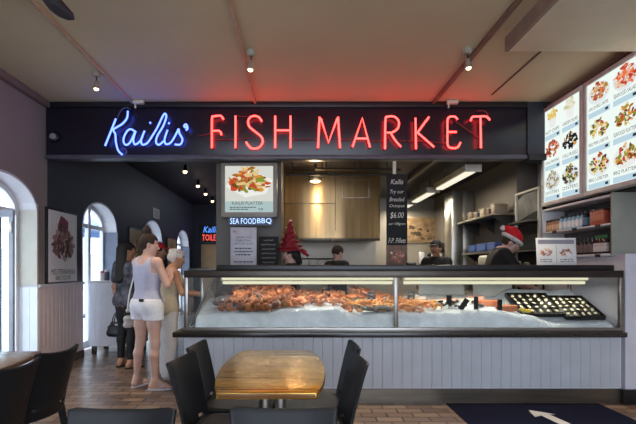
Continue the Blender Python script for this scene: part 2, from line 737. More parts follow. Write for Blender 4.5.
# partition block that carries the lit poster
M_part = mat('partition_grey', '#5d554e', 0.5, vary=0.1, scale=2)
struct(MB().box(-1.09, -0.20, 6.15, 13.98, 0, 2.95).build('wall_partition', M_part, smooth=False))
# kitchen shell
kb = MB()
kb.box(-0.2, 1.48, 8.35, 8.5, 0, 2.95)
kb.box(1.40, 1.48, 8.5, 10.4, 0, 2.95)
kb.box(1.48, 3.6, 10.4, 10.55, 0, 2.95)
struct(kb.build('wall_kitchen', mat('kitchen_steel_wall', '#a39a8c', 0.4, 0.5, vary=0.08, scale=2), smooth=False))
wr = MB()
wr.box(3.5, 3.6, -3.4, 10.4, 0, 3.45)
struct(wr.build('wall_right', mat('right_wall_white', '#cfcdd2', 0.5, vary=0.04), smooth=False))
wr = MB()
wr.box(3.2, 3.5, 6.52, 10.4, 0, 2.95)
struct(wr.build('wall_kitchen_right', M_kwall, smooth=False))
# half wall at the right end of the counter
struct(MB().box(3.235, 3.5, 4.42, 5.86, 0, 1.47).build('wall_stub', mat('stub_white', '#c9c9d2', 0.45, vary=0.04), smooth=False))
struct(MB().box(3.2, 3.5, 4.395, 4.42, 0, 0.14).build('baseboard_right', M_black, smooth=False))

# bulkhead above the shelves, that carries the menu light boxes
struct(MB().box(3.26, 3.5, 2.6, 5.86, 2.1, 3.45).build('trim_15', M_dark, smooth=False))
# dark post at the right end of the fascia
struct(MB().box(2.955, 3.26, 5.74, 5.9, 2.78, 3.45).build('trim_16', mat('post_blue_grey', '#272b36', 0.5), smooth=False))
struct(MB().box(2.955, 3.5, 5.70, 5.92, 2.70, 2.78).build('trim_17', mat('post_dark', '#14151b', 0.5), smooth=False))

# fascia board over the counter
fa = thing('fascia_board', 'long dark navy fascia board under the ceiling carrying the neon lettering', 'sign board', (-0.125, 5.75, 2.72))
MB().box(-3.07, 3.07, 0, 0.12, 0.05, 0.66).build('board', M_fascia, fa, bevel=0.004)
MB().box(-3.07, 3.07, -0.03, 0.12, 0.66, 0.725).build('top_rail', mat('rail_dark', '#15131a', 0.4), fa, bevel=0.004)
MB().box(-3.07, 3.07, -0.03, 0.13, 0.0, 0.05).build('bottom_rail', mat('rail_grey', '#4d4b57', 0.4), fa, bevel=0.004)

# round speaker on the fascia's left end
sp = thing('speaker', 'small round dark speaker on the far left end of the fascia', 'speaker', (-3.08, 5.746, 3.0))
Mx = Matrix.Rotation(PI / 2, 4, 'X')
MB().lathe([(0.07, 0), (0.075, 0.02), (0.06, 0.045), (0.045, 0.05)], M=Mx, n=24).build('housing', M_black, sp)
MB().lathe([(0.044, 0.03), (0.04, 0.055), (0.02, 0.062), (0.004, 0.064)], M=Mx, n=24).build('cone', mat('speaker_grey', '#77757c', 0.5), sp)

# ================================================================ ceiling spot lamps
def spot_lamp(loc, tilt, label, energy):
    t = thing('spot_lamp', label, 'ceiling lamp', loc, 0, 'ceiling spot lamps')
    t.scale = (0.72, 0.72, 0.72)
    MB().lathe([(0.07, 0), (0.07, -0.03), (0.045, -0.065), (0.012, -0.07)], n=20).build('mount', mat('lamp_mount', '#9c9484', 0.5), t)
    MB().tube([(0, 0, -0.065), (0.004, 0, -0.13)], 0.009).build('stem', M_black, t)
    R = Matrix.Rotation(tilt, 4, 'Y')
    T = Matrix.Translation((0.004, 0, -0.13))
    MB().lathe([(0.022, 0.0), (0.03, -0.03), (0.036, -0.07), (0.055, -0.115), (0.06, -0.125)], M=T @ R, n=20).build('shade', mat('lamp_shade', '#b9b0a2', 0.35, 0.6), t)
    bulb = MB().ball((0, 0, 0), (0.036, 0.036, 0.03), M=None)
    bulb.v = [tuple(T @ R @ (Vector(v) + Vector((0, 0, -0.118)))) for v in bulb.v]
    bulb.build('bulb', glow('bulb_warm', (1, 0.72, 0.42), 6), t)
    l = bpy.data.lights.new('spot_light', 'SPOT')
    l.energy = energy
    l.color = (1, 0.84, 0.58)
    l.spot_size = math.radians(75)
    l.spot_blend = 0.7
    l.shadow_soft_size = 0.05
    lo = bpy.data.objects.new('spot_light', l)
    COL.objects.link(lo)
    lo.location = Vector(loc) + Vector((0, 0, -0.24))
    lo.rotation_euler = (0, tilt, 0)


spot_lamp((-2.16, 4.87, 3.45), 0.05, 'ceiling spot lamp nearest the left wall, above the blue script', 60)
spot_lamp((-0.44, 4.4, 3.45), 0.1, 'ceiling spot lamp on the batten in the middle of the ceiling', 90)
spot_lamp((1.66, 4.36, 3.45), -0.1, 'ceiling spot lamp beside the dark batten towards the menus', 150)
for k, (x, y) in enumerate(((-2.16, 1.9), (-0.44, 1.5), (1.66, 1.7), (-2.16, -0.8), (-0.44, -1.0), (1.66, -0.9))):  # unseen lamps added along the battens for warm light in the front room
    spot_lamp((x, y, 3.45), 0.04, ('%s of the added unseen spot lamps over the front tables' % ('first', 'second', 'third', 'fourth', 'fifth', 'sixth')[k]), (50, 90, 150)[k % 3])
# small track spots far back over the passage
for k, (x, y) in enumerate(((-2.12, 8.6), (-2.2, 10.1), (-2.25, 11.2), (-2.3, 12.4))):
    lab = ('first small lit spot above the rear passage, nearest the fascia', 'second small lit spot along the rear passage ceiling',
           'third small lit spot along the rear passage ceiling', 'farthest small lit spot along the rear passage ceiling')[k]
    t = thing('passage_spot', lab, 'ceiling lamp', (x, y, 3.3), 0, 'spots over the rear passage')
    MB().lathe([(0.03, 0), (0.035, -0.06), (0.05, -0.12)], n=14).build('shade', M_black, t)
    MB().ball((0, 0, -0.125), 0.042, 10, 6).build('bulb', glow('bulb_rear', (1, 0.65, 0.35), 4), t)

# ceiling fan whose blade tip shows at the top left
fn = thing('ceiling_fan', 'dark ceiling fan blade at the top left of the ceiling', 'ceiling fan', (-1.66, 2.74, 3.45))
MB().tube([(0, 0, 0), (0, 0, -0.22)], 0.015).build('rod', M_black, fn)
MB().lathe([(0.03, -0.2), (0.09, -0.22), (0.1, -0.28), (0.06, -0.33), (0.01, -0.34)]).build('motor', M_black, fn)
for k in range(4):
    an = PI / 2 + k * PI / 2 + 0.06
    bl = MB()
    pl = [(0.08, -0.03), (0.2, -0.065), (0.5, -0.085), (0.58, -0.06), (0.61, 0), (0.58, 0.06), (0.5, 0.085), (0.2, 0.065), (0.08, 0.03)]
    Rz = Matrix.Rotation(an, 4, 'Z') @ Matrix.Rotation(0.18, 4, 'X')
    b0 = len(bl.v)
    bl.prism(pl, (0, 0, 0.012), (0, 0, 0), (1, 0, 0), (0, 1, 0))
    bl.v = [tuple(Rz @ Vector(v) + Vector((0, 0, -0.28))) for v in bl.v]
    bl.build('blade', mat('fan_brown', '#2b2320', 0.5), fn, bevel=0.003)
# ================================================================ neon
FY = 5.69


def fx(px, Y=FY):
    return (px - 296) / 450 * Y


def fz(py, Y=FY):
    return H - (py - 268) / 450 * Y


NEON_R = glow('neon_red', (1, 0.034, 0.030), 7.0)
NEON_B = glow('neon_blue', (0.05, 0.085, 1), 5.5)
NEON_B2 = glow('neon_blue_white', (0.07, 0.125, 1), 4.2)
M_wire = mat('neon_wire', '#6e2a2a', 0.5)
M_tubeoff = mat('neon_painted_tube', '#1a1a20', 0.4)


def neon_letter(strokes, o, conv, r, m, parent, name='letter', sm=True, hooks=True):
    mb = MB()
    for st in strokes:
        pts = [Vector((conv(p)[0], 0, conv(p)[1])) - Vector((o[0], 0, o[2])) for p in st]
        pts = spline(pts, 5) if sm else pts
        mb.tube(pts, r, 8)
    L = mb.build(name, m, parent)
    if hooks:
        hk = MB()
        for st in strokes[:2]:
            for p in (st[0], st[-1]):
                q = Vector((conv(p)[0], 0, conv(p)[1])) - Vector((o[0], 0, o[2]))
                hk.tube([q, q + Vector((0, 0.065, 0))], r * 0.7, 6)
        hk.build('tube_support', M_tubeoff, L)


sc = 4.708


def k1(p):
    return fx(100 + p[0] / sc), fz(90 + p[1] / sc)


o1 = (fx(145), FY, fz(135))
kn = thing('neon_script', 'blue neon handwritten name on the left of the fascia', 'neon sign', o1)
SCRIPT = [
    [[(75, 135), (50, 198), (24, 263)], [(131, 99), (127, 132), (104, 160), (64, 186), (72, 208), (75, 245), (86, 285), (106, 305)]],
    [[(166, 196), (142, 184), (122, 202), (110, 235), (120, 258), (142, 246), (168, 192), (157, 232), (164, 256), (186, 244), (200, 220)]],
    [[(210, 192), (194, 235), (200, 257), (222, 250), (240, 226)], [(234, 158), (239, 152)]],
    [[(240, 226), (268, 180), (294, 126), (306, 111), (312, 128), (296, 172), (270, 216), (264, 246), (278, 258), (300, 240)]],
    [[(318, 188), (304, 232), (310, 254), (330, 250), (346, 230)], [(322, 160), (327, 153)]],
    [[(346, 230), (362, 200), (370, 184), (374, 204), (388, 232), (378, 256), (352, 256)]],
    [[(403, 160), (410, 168), (404, 177), (396, 169), (403, 160)], [(410, 170), (412, 182), (404, 190)]],
]
for g in SCRIPT:
    neon_letter(g, o1, k1, 0.0115, NEON_B2, kn)
mb = MB()
mb.tube(spline([(x - o1[0], 0.03, z - o1[2]) for x, z in (k1((108, 304)), k1((122, 290)), k1((112, 272)), k1((96, 276)))], 5), 0.008, 6)
mb.tube(spline([(x - o1[0], 0.03, z - o1[2]) for x, z in (k1((78, 130)), k1((92, 95)), k1((118, 78)), k1((140, 88)))], 5), 0.007, 6)
mb.build('cable', mat('neon_grey_tube', '#5a5f74', 0.4), kn)

o2 = (fx(350), FY, fz(132))
rn = thing('neon_lettering', 'red neon capital letters reading along the middle and right of the fascia', 'neon sign', o2)
RED = [
    [[(212, 148), (212, 119), (213.5, 116.6), (216, 116), (221, 116), (223.5, 119.5)], [(212, 131), (219.5, 131), (221.5, 135)]],
    [[(235.5, 116), (235.5, 148)]],
    [[(262, 121.5), (258.5, 117), (253, 116), (248.5, 119.5), (249, 126), (255, 131.5), (261.5, 137), (262.5, 143), (258, 148), (251, 148), (246, 142)]],
    [[(275.2, 116), (275.2, 148)], [(290.5, 116), (290.5, 148)], [(275.2, 130.3), (290.5, 130.3)]],
    [[(318, 148), (319.6, 117), (321, 119), (328.5, 142.5), (337, 119), (338, 117), (340, 148)]],
    [[(352.5, 146.8), (362.3, 118), (370, 147.3)], [(355.5, 138.5), (367.5, 138.5)]],
    [[(385, 149), (385.5, 120), (388, 116.8), (394, 116.6), (398.6, 121), (398, 128), (392.5, 132.2), (386.5, 132.6)], [(390.5, 132.6), (395, 140), (401, 146.8)]],
    [[(416, 149), (415.5, 118)], [(429, 117), (423, 125), (417, 133.5)], [(417.5, 132.5), (425, 139), (434, 147)]],
    [[(457.5, 119.5), (455, 116.8), (450, 116.8), (447.6, 120), (447.5, 132), (447.6, 144), (450, 147.6), (457, 147.6), (460.5, 142.5)], [(447.5, 132), (456.5, 132)]],
    [[(470.5, 121), (472.5, 117), (479, 116.5), (486, 116.5), (490, 120)], [(480.5, 117), (481, 148)]],
]


def k2(p):
    return fx(p[0]), fz(p[1])


for i, g in enumerate(RED):
    neon_letter(g, o2, k2, 0.0115, NEON_R, rn, sm=i not in (3, 4, 5))
mb = MB()
for pts in ([(197, 135), (204, 134), (211, 132)], [(214, 139), (232, 139), (250, 137)], [(292, 138.5), (310, 139), (317, 138)],
            [(341, 139), (352, 138.5)], [(401, 140), (430, 141), (447, 143)], [(456, 120), (470, 130), (480, 137)],
            [(237, 115), (246, 115.5), (256, 114.5)], [(478, 110), (486, 110), (490, 116)], [(371, 140), (385, 140.5)]):
    mb.tube(spline([(fx(x) - o2[0], 0.035, fz(y) - o2[2]) for x, y in pts], 4), 0.006, 6)
mb.build('cable', M_wire, rn)

# clips between fascia and ceiling (transformer boxes)
for k, (px, lab) in enumerate(((139, 'small pale junction box over the fascia above the blue script'), (452, 'small pale junction box over the fascia near its right end'))):
    t = thing('junction_box', lab, 'junction box', (fx(px), 5.68, 3.40), 0, 'junction boxes over the fascia')
    MB().box(-0.07, 0.07, -0.03, 0.03, 0, 0.045).build('cover', M_cream, t, bevel=0.006)
    MB().tube([(-0.045, 0, 0.01), (-0.045, 0.01, -0.05)], 0.012).build('gland', M_cream, t)

# rear neon (toilets) over the tan door
o3 = (fx(212, 13.9), 13.93, fz(234, 13.9))
tn = thing('toilets_sign', 'small blue and red neon sign above the tan door at the back', 'neon sign', o3)


def rear_text(s, px0, px1, py0, py1, m, shear, parent, o, Y, depth):
    mb = MB()
    put_text(mb, s, (fx(px0, Y) - o[0], 0, fz(py1, Y) - o[2]), (1, 0, 0), (0, 0, 1), fx(px1, Y) - fx(px0, Y), fz(py0, Y) - fz(py1, Y), shear)
    return mb.build('lettering', m, parent, smooth=False)


rear_text("Kailis'", 203, 220.5, 226, 232.5, glow('neon_rear_blue', (0.1, 0.3, 1), 1.0), 0.3, tn, o3, 13.9, 0)
rear_text('TOILETS', 202, 221, 234.5, 240.5, glow('neon_rear_red', (1, 0.1, 0.08), 1.0), 0, tn, o3, 13.9, 0)
MB().box(-0.42, 0.35, 0.01, 0.05, -0.26, 0.28).build('backing', M_black, tn)
dr = struct(MB().box(-2.94, -2.06, 13.93, 14.0, 0, 2.06).build('door_1', M_tan, bevel=0.01))
MB().lathe([(0.02, 0), (0.02, 0.05), (0.03, 0.06), (0.01, 0.08)], M=Matrix.Translation((-2.2, 13.93, 1.02)) @ Matrix.Rotation(PI / 2, 4, 'X')).build('door_handle', M_steel, dr)

def print_line(mb, x, y, z, w_, h_):
    """a line of print too small to read: a row of word-length dashes"""
    rnd = random.Random(int(abs(x) * 1e4 + z * 1e3))
    q = 0.0
    while q < w_ - 0.01:
        ln = min(rnd.uniform(0.018, 0.045), w_ - q)
        mb.prism([(q, 0), (q + ln, 0), (q + ln, h_), (q, h_)], (0, -0.0003, 0), (x, y, z))
        q += ln + 0.008


# ================================================================ food pictures
_fp = {}


def fmat(col, lit):
    key = (col, lit)
    if key not in _fp:
        if lit:
            _fp[key] = glow('print_lit_%s' % col, '#' + col, lit)
        else:
            _fp[key] = mat('print_%s' % col, '#' + col, 0.5, vary=0.05)
    return _fp[key]


PALS = {
    'chips': (['e8c65a', 'f0d680', 'd8a93e', 'f5e3a8'], 'f2f2f0'),
    'salad': (['e9e4d2', 'dfe3c4', 'f2ead4', 'c9cf9a'], 'f4f4f2'),
    'red': (['b8422e', 'd0664a', '7c3324', 'e09a78', '8a4a30'], 'dcdcdc'),
    'mussel': (['23222a', '3a3434', 'd9a25c', '181820', '58483c'], 'e6e6e6'),
    'oyster': (['c9c1a8', 'a79d80', '8a8068', 'e4dcc6'], 'dfe6ea'),
    'oyster2': (['5a4a3a', 'a08448', 'd8c060', '39342c', '7c8a48'], 'dfe6ea'),
    'lobster': (['c2583a', 'e0b070', '8e4a34', 'd98a58', 'f0dcb4', 'b0893c'], 'e9eef0'),
    'cray': (['d8563a', 'f07a4e', 'c2402a', 'f4b088', 'e8d8c0'], 'e9eef0'),
    'moreton': (['e8d28a', 'd9b04a', 'b04a2a', '6a7a30', 'f2e8c0', '5a3a20'], 'e9eef0'),
    'platter': (['b06a2a', 'd9963c', 'e8c890', 'c8502e', '7a4a26', 'f0e0c0', '8a9a3a'], 'f2f2ee'),
    'squid': (['6a4648', '8d6a66', 'a8807a', '54383c', 'b89a90', '744c52'], 'd8d4d6'),
    'seafood': (['b06850', 'c08a6a', 'd0b090', '805040', 'a05a4a'], 'd6d6dc'),
}


def food(name, kind, o, u, v, w, h, parent, seed, lit=0.0, plate=True, nb=46, hill=0.0):
    """A printed picture: pale dish and a heap of differently coloured pieces, lying in the print plane."""
    rnd = random.Random(seed)
    cols, dish = PALS[kind]
    mats = [fmat(dish, lit)] + [fmat(c_, lit) for c_ in cols]
    mb = MB()
    o, u, v = Vector(o), Vector(u).normalized(), Vector(v).normalized()
    nrm = u.cross(v).normalized()

    def disc(cx, cy, rx, ry, rot, lift, m, n=10, jag=0.0):
        mb.cur = m
        b = len(mb.v)
        for k in range(n):
            a = 2 * PI * k / n
            q = 1 + jag * (rnd.random() - 0.5)
            x, y = rx * math.cos(a) * q, ry * math.sin(a) * q
            xx = cx + x * math.cos(rot) - y * math.sin(rot)
            yy = cy + x * math.sin(rot) + y * math.cos(rot)
            mb.v.append(tuple(o + u * (xx * w) + v * (yy * h) + nrm * lift))
        mb.face(range(b, b + n))
    if plate:
        if kind in ('chips', 'salad'):
            mb.cur = 0
            b = len(mb.v)
            for x, y in ((0.22, 0.6), (0.34, 0.1), (0.66, 0.1), (0.78, 0.6)):
                mb.v.append(tuple(o + u * (x * w) + v * (y * h) + nrm * 0.0008))
            mb.face(range(b, b + 4))
        else:
            disc(0.5, 0.45, 0.48, 0.4, 0, 0.0008, 0, 24)
    for i in range(nb):
        if kind in ('chips', 'salad'):
            x, y = rnd.gauss(0.5, 0.13), 0.55 + abs(rnd.gauss(0, 0.17))
        else:
            a = rnd.random() * 2 * PI
            q = math.sqrt(rnd.random())
            x = 0.5 + 0.4 * q * math.cos(a)
            y = 0.48 + 0.34 * q * math.sin(a) + hill * max(0, 1 - abs(x - 0.5) * 4) * rnd.random()
        disc(x, y, 0.05 + 0.07 * rnd.random(), 0.03 + 0.04 * rnd.random(), rnd.random() * PI, 0.0010 + i * 0.00004,
             1 + rnd.randrange(len(cols)), 8, 0.5)
    return mb.build(name, mats, parent, smooth=False)


# ================================================================ menu light boxes on the right
LIT = 0.58
M_boxframe = mat('lightbox_frame', '#cfd0cc', 0.45)
M_scr = glow('menu_screen', (0.85, 0.93, 0.88), 0.64)
M_scrb = glow('menu_screen_blue', (0.56, 0.76, 0.86), 0.55)
M_cap = glow('menu_caption', (0.03, 0.04, 0.07), 0.5)


def menu_board(y_near, y_far, cols, kinds, caps, label, seed):
    W = y_far - y_near
    t = thing('menu_lightbox', label, 'menu board', (3.26, (y_near + y_far) / 2, 2.115), 0, 'lit menu boards on the right wall')
    # local frame: board faces -X ; reading direction runs from far (+Y) to near (-Y)
    fr = MB()
    y0, y1, z0, z1 = -W / 2, W / 2, 0.0, 1.245
    bx = -0.10
    b = 0.05
    fr.box(bx, 0, y0, y1, z0, z0 + b)
    fr.box(bx, 0, y0, y1, z1 - b, z1)
    fr.box(bx, 0, y0, y0 + b, z0 + b, z1 - b)
    fr.box(bx, 0, y1 - b, y1, z0 + b, z1 - b)
    fr.build('frame', M_boxframe, t, bevel=0.006)
    MB().box(bx + 0.015, -0.02, y0 + b - 0.002, y1 - b + 0.002, z0 + b - 0.002, z1 - b + 0.002).build('screen', M_scr, t, smooth=False)
    sx = bx + 0.0145
    iw, ih = W - 2 * b, z1 - z0 - 2 * b
    cw, rh = iw / cols, ih / 3
    n = 0
    for r in range(3):
        for c_ in range(cols):
            ox = y1 - b - c_ * cw
            oz = z1 - b - (r + 1) * rh
            u = (0, -1, 0)
            st = MB()
            st.prism([(0.06 * cw, 0), (0.94 * cw, 0), (0.94 * cw, 0.15 * rh), (0.06 * cw, 0.15 * rh)], (-0.001, 0, 0), (sx, ox, oz + 0.02 * rh), u, (0, 0, 1))
            st.build('price_strip', M_scrb, t, smooth=False)
            food('dish_picture', kinds[n], (sx - 0.001, ox - 0.04 * cw, oz + 0.30 * rh), u, (0, 0, 1), cw * 0.92, rh * 0.72, t, seed + n, LIT, nb=60, plate=n in (0, 1) or r == 2, hill=0.2)
            cp = MB()
            put_text(cp, caps[n], (sx - 0.0012, ox - 0.08 * cw, oz + 0.22 * rh), u, (0, 0, 1), cw * 0.8, rh * 0.105)
            cp.cur = 0
            cp.prism([(0, 0), (cw * 0.12, 0), (cw * 0.12, rh * 0.07), (0, rh * 0.07)], (-0.0004, 0, 0), (sx - 0.0022, ox - 0.76 * cw, oz + 0.06 * rh), u, (0, 0, 1))
            cp.build('caption', M_cap, t, smooth=False)
            n += 1


menu_board(4.975, 5.80, 2, ['chips', 'salad', 'red', 'mussel', 'oyster', 'oyster2'],
           ['HOT CHIPS', 'GARDEN SALAD', 'CHILLI PRAWNS', 'CHILLI MUSSELS', 'OYSTERS', 'OYSTERS'],
           'lit menu board with six dishes, the one nearer the neon fascia', 11)
menu_board(3.72, 4.955, 3, ['lobster', 'cray', 'cray', 'moreton', 'platter', 'platter', 'moreton', 'platter', 'lobster'],
           ['GRILLED BBQ LOBSTER', 'SEAFOOD SALAD', 'CRAYFISH', 'BBQ MINI LOBSTER', 'SEAFOOD PLATTER', 'BBQ PLATTER', 'BBQ LOBSTER', 'BBQ PLATTER', 'LOBSTER'],
           'larger lit menu board with lobster dishes at the right edge', 41)
# cable along the bulkhead
cb = MB().tube(spline([(3.18, 5.7, 3.375), (3.2, 5.2, 3.40), (3.2, 4.6, 3.405), (3.2, 3.7, 3.41)], 5), 0.012)
tag(cb.build('cable', mat('cable_grey', '#6b655c', 0.5), None), 'grey cable running along the top of the lit menu boards', 'cable')

# ================================================================ lit platter poster over the counter
pt_ = thing('poster_lightbox', 'lit food poster in a grey frame hanging left of the steel hood', 'poster', (fx(249, 5.86), 5.86, fz(217, 5.86)))
pw, ph = 0.73, 0.71
MB().box(-pw / 2, pw / 2, 0.012, 0.14, 0, ph).build('frame', mat('poster_frame', '#8c8378', 0.4), pt_, bevel=0.008)
sw, sh, sz = 0.625, 0.60, 0.065
so = MB().prism([(-sw / 2, sz), (sw / 2, sz), (sw / 2, sz + sh), (-sw / 2, sz + sh)], (0, 0.01, 0), (0, 0.003, 0))
so.build('screen', glow('poster_screen', (0.86, 0.88, 0.80), 0.48), pt_, smooth=False)
pb = MB().prism([(-sw / 2, sz), (sw / 2, sz), (sw / 2, sz + 0.14), (-sw / 2, sz + 0.14)], (0, 0.001, 0), (0, 0.0015, 0))
pb.build('colour_band', glow('poster_band', (0.56, 0.72, 0.72), 0.46), pt_, smooth=False)
wp = MB()
wp.prism([(-0.30, 0.33), (-0.05, 0.19), (0.22, 0.24), (0.31, 0.42), (0.05, 0.54), (-0.22, 0.48)], (0, 0.0004, 0), (0, 0.001, sz), (1, 0, 0), (0, 0, 1))
wp.build('dish', glow('dish_white', (0.9, 0.9, 0.86), 0.58), pt_, smooth=False)
food('dish_picture', 'platter', (-0.31, 0.0003, sz + 0.20), (1, 0, 0), (0, 0, 1), 0.62, 0.38, pt_, 5, 0.5, plate=False, nb=150, hill=0.3)
tx = MB()
put_text(tx, 'KAILIS PLATTER', (-0.22, 0.0006, sz + 0.095), (1, 0, 0), (0, 0, 1), 0.40, 0.042)
put_text(tx, '98', (0.12, 0.0006, sz + 0.022), (1, 0, 0), (0, 0, 1), 0.06, 0.03)
print_line(tx, -0.25, 0.0006, sz + 0.055, 0.34, 0.012)
print_line(tx, -0.25, 0.0006, sz + 0.03, 0.24, 0.012)
tx.build('caption', glow('poster_ink', (0.10, 0.14, 0.17), 0.4), pt_, smooth=False)

# SEA FOOD BBQ neon
o4 = (fx(250, 5.8), 5.82, fz(221, 5.8))
sn = thing('neon_grill_sign', 'small bluish white neon sign under the lit platter poster', 'neon sign', o4)
mb = MB()
Yb = 5.80
put_text(mb, 'SEA FOOD', (fx(230, Yb) - o4[0], 0, fz(223.8, Yb) - o4[2]), (1, 0, 0), (0, 0, 1), fx(256, Yb) - fx(230, Yb), fz(218, Yb) - fz(223.8, Yb))
put_text(mb, 'BBQ', (fx(257, Yb) - o4[0], 0, fz(224, Yb) - o4[2]), (1, 0, 0), (0, 0, 1), fx(271.5, Yb) - fx(257, Yb), fz(218, Yb) - fz(224, Yb))
mb.build('lettering', glow('neon_pale', (0.42, 0.62, 1), 1.2), sn, smooth=False)
bk = MB().box(-0.29, 0.29, 0.012, 0.03, -0.055, 0.055)
bk.build('backing', mat('neon_back_blue', '#202848', 0.4), sn)

# printed notice and little blackboard below it
nt_ = thing('notice_poster', 'pale grey printed notice standing below the blue neon sign', 'poster', (fx(243.5, 5.7), 5.70, 1.345))
MB().box(-0.165, 0.165, 0, 0.015, 0, 0.50).build('sheet', mat('notice_grey', '#b9b7c0', 0.45), nt_, bevel=0.003)
tx = MB()
for k, (s_, w_) in enumerate((('ORDER YOUR', 0.2), ('CHRISTMAS', 0.2), ('SEAFOOD NOW!', 0.24))):
    put_text(tx, s_, (-w_ / 2, -0.001, (0.36, 0.32, 0.28)[k]), (1, 0, 0), (0, 0, 1), w_, 0.026)
for w_, y in ((0.22, 0.225), (0.24, 0.185), (0.2, 0.145), (0.24, 0.055)):
    print_line(tx, -w_ / 2, -0.001, y, w_, 0.016)
tx.build('printing', mat('notice_ink', '#3a3c50', 0.6), nt_, smooth=False)
food('picture', 'red', (-0.15, -0.001, 0.40), (1, 0, 0), (0, 0, 1), 0.09, 0.07, nt_, 8, 0, plate=False, nb=14)

bb = thing('small_blackboard', 'small blackboard with chalk writing between notice and hood', 'blackboard', (fx(268.5, 5.72), 5.72, 1.345))
MB().box(-0.125, 0.125, 0, 0.018, 0, 0.385).build('board', M_blackm, bb, bevel=0.003)
tx = MB()
for k, w_ in enumerate((0.12, 0.19, 0.16, 0.18, 0.18, 0.15)):
    y = 0.335 - k * 0.056
    tx.tube(spline([(-w_ / 2 + w_ * q / 14, -0.002, y + (0.012 if q % 2 else -0.006) * random.uniform(0.4, 1.3)) for q in range(15)], 3), 0.003, 5)
M_chalk = mat('chalk', '#d8d6cc', 0.8)
tx.build('chalk_writing', mat('chalk_faint', '#8c8a82', 0.8), bb, smooth=False)

# tall hanging chalkboard
cbd = thing('chalkboard', 'tall narrow hanging chalkboard with a price and a photo at its foot', 'blackboard', (fx(397, 5.64), 5.64, 1.345))
ch = fz(174, 5.64) - 1.345
MB().box(-0.13, 0.13, 0, 0.02, 0, ch).build('board', M_blackm, cbd, bevel=0.003)
tx = MB()
for s_, w_, y, hh, sh_ in (('Kailis', 0.16, 1.035, 0.062, 0.3), ('Try our', 0.17, 0.905, 0.06, 0.3), ('Breaded', 0.19, 0.82, 0.052, 0.3), ('Octopus', 0.19, 0.735, 0.05, 0.25),
                           ('$6.00', 0.17, 0.60, 0.085, 0.2), ('per 100gram', 0.21, 0.515, 0.04, 0.2), ('F.P. Fillets', 0.22, 0.30, 0.06, 0.35)):
    put_text(tx, s_, (-w_ / 2, -0.001, y), (1, 0, 0), (0, 0, 1), w_, hh, sh_)
tx.build('chalk_writing', M_chalk, cbd, smooth=False)
MB().box(-0.128, 0.128, -0.003, 0, 0.02, 0.27).build('photo', mat('photo_brown', '#6b4a38', 0.5, vary=0.5, scale=14), cbd, smooth=False)
food('picture', 'seafood', (-0.12, -0.004, 0.03), (1, 0, 0), (0, 0, 1), 0.24, 0.22, cbd, 9, 0, plate=False, nb=40)
MB().box(-0.05, -0.01, 0.0, 0.02, ch, ch + 0.16).build('hanger', M_metalw, cbd, bevel=0.003)

# ================================================================ posters on the left wall
def wall_poster(yc, wdt, z0, hgt, label, kind, lines, big):
    t = thing('wall_poster', label, 'poster', (-3.2, yc, z0), 0, 'framed posters on the left wall')
    MB().box(0.0, 0.03, -wdt / 2, wdt / 2, 0, hgt).build('frame', M_frameb, t, bevel=0.004)
    b = 0.03
    MB().box(0.028, 0.033, -wdt / 2 + b, wdt / 2 - b, b, hgt - b).build('print', mat('poster_print_%s' % kind, '#f0ecec' if kind == 'squid' else '#d0ba94', 0.25, vary=0.05), t, smooth=False)
    food('picture', kind, (0.034, -wdt * 0.40, hgt * 0.25), (0, 1, 0), (0, 0, 1), wdt * 0.8, hgt * 0.58, t, 3 + big, 0, plate=False, nb=110 if big else 50, hill=0.25)
    if big:
        rb = MB()
        rb.prism([(-0.14, 0.62), (0.1, 0.62), (0.13, 0.85), (0.02, 0.9), (-0.07, 0.92), (-0.15, 0.78)], (0.0008, 0, 0), (0.034, 0, 0), (0, 1, 0), (0, 0, 1))
        rb.build('picture_garnish', mat('print_crimson', '#8a3d50', 0.5), t, smooth=False)
        tx = MB()
        put_text(tx, lines[0], (0.0345, -0.31, 0.13), (0, 1, 0), (0, 0, 1), 0.62, 0.07)
        put_text(tx, lines[1], (0.0345, -0.2, 0.045), (0, 1, 0), (0, 0, 1), 0.40, 0.07)
        tx.build('lettering', M_ink, t, smooth=False)


wall_poster(6.13, 0.80, 1.115, 1.0, 'large framed squid poster on the pier between the first two arches', 'squid', ('MEDITERRANEAN', 'BBQ SQUID'), 1)
wall_poster(8.93, 0.72, 1.15, 0.97, 'framed poster behind the standing women, past the second arch', 'platter', None, 0)
wall_poster(11.5, 0.8, 1.15, 0.95, 'farthest framed poster on the dark left wall', 'red', None, 0)
ps = thing('wall_notice', 'small white notice high on the dark left wall', 'notice', (-3.2, 10.3, 2.46))
MB().box(0.0, 0.012, -0.22, 0.22, 0, 0.23).build('plate', M_paper, ps, bevel=0.003)
tx = MB()
for y, w_ in ((0.15, 0.30), (0.10, 0.24), (0.05, 0.28)):
    tx.box(0.012, 0.0128, -w_ / 2, w_ / 2, y, y + 0.018)
tx.build('printing', mat('grey_print', '#8a8a90', 0.6), ps, smooth=False)
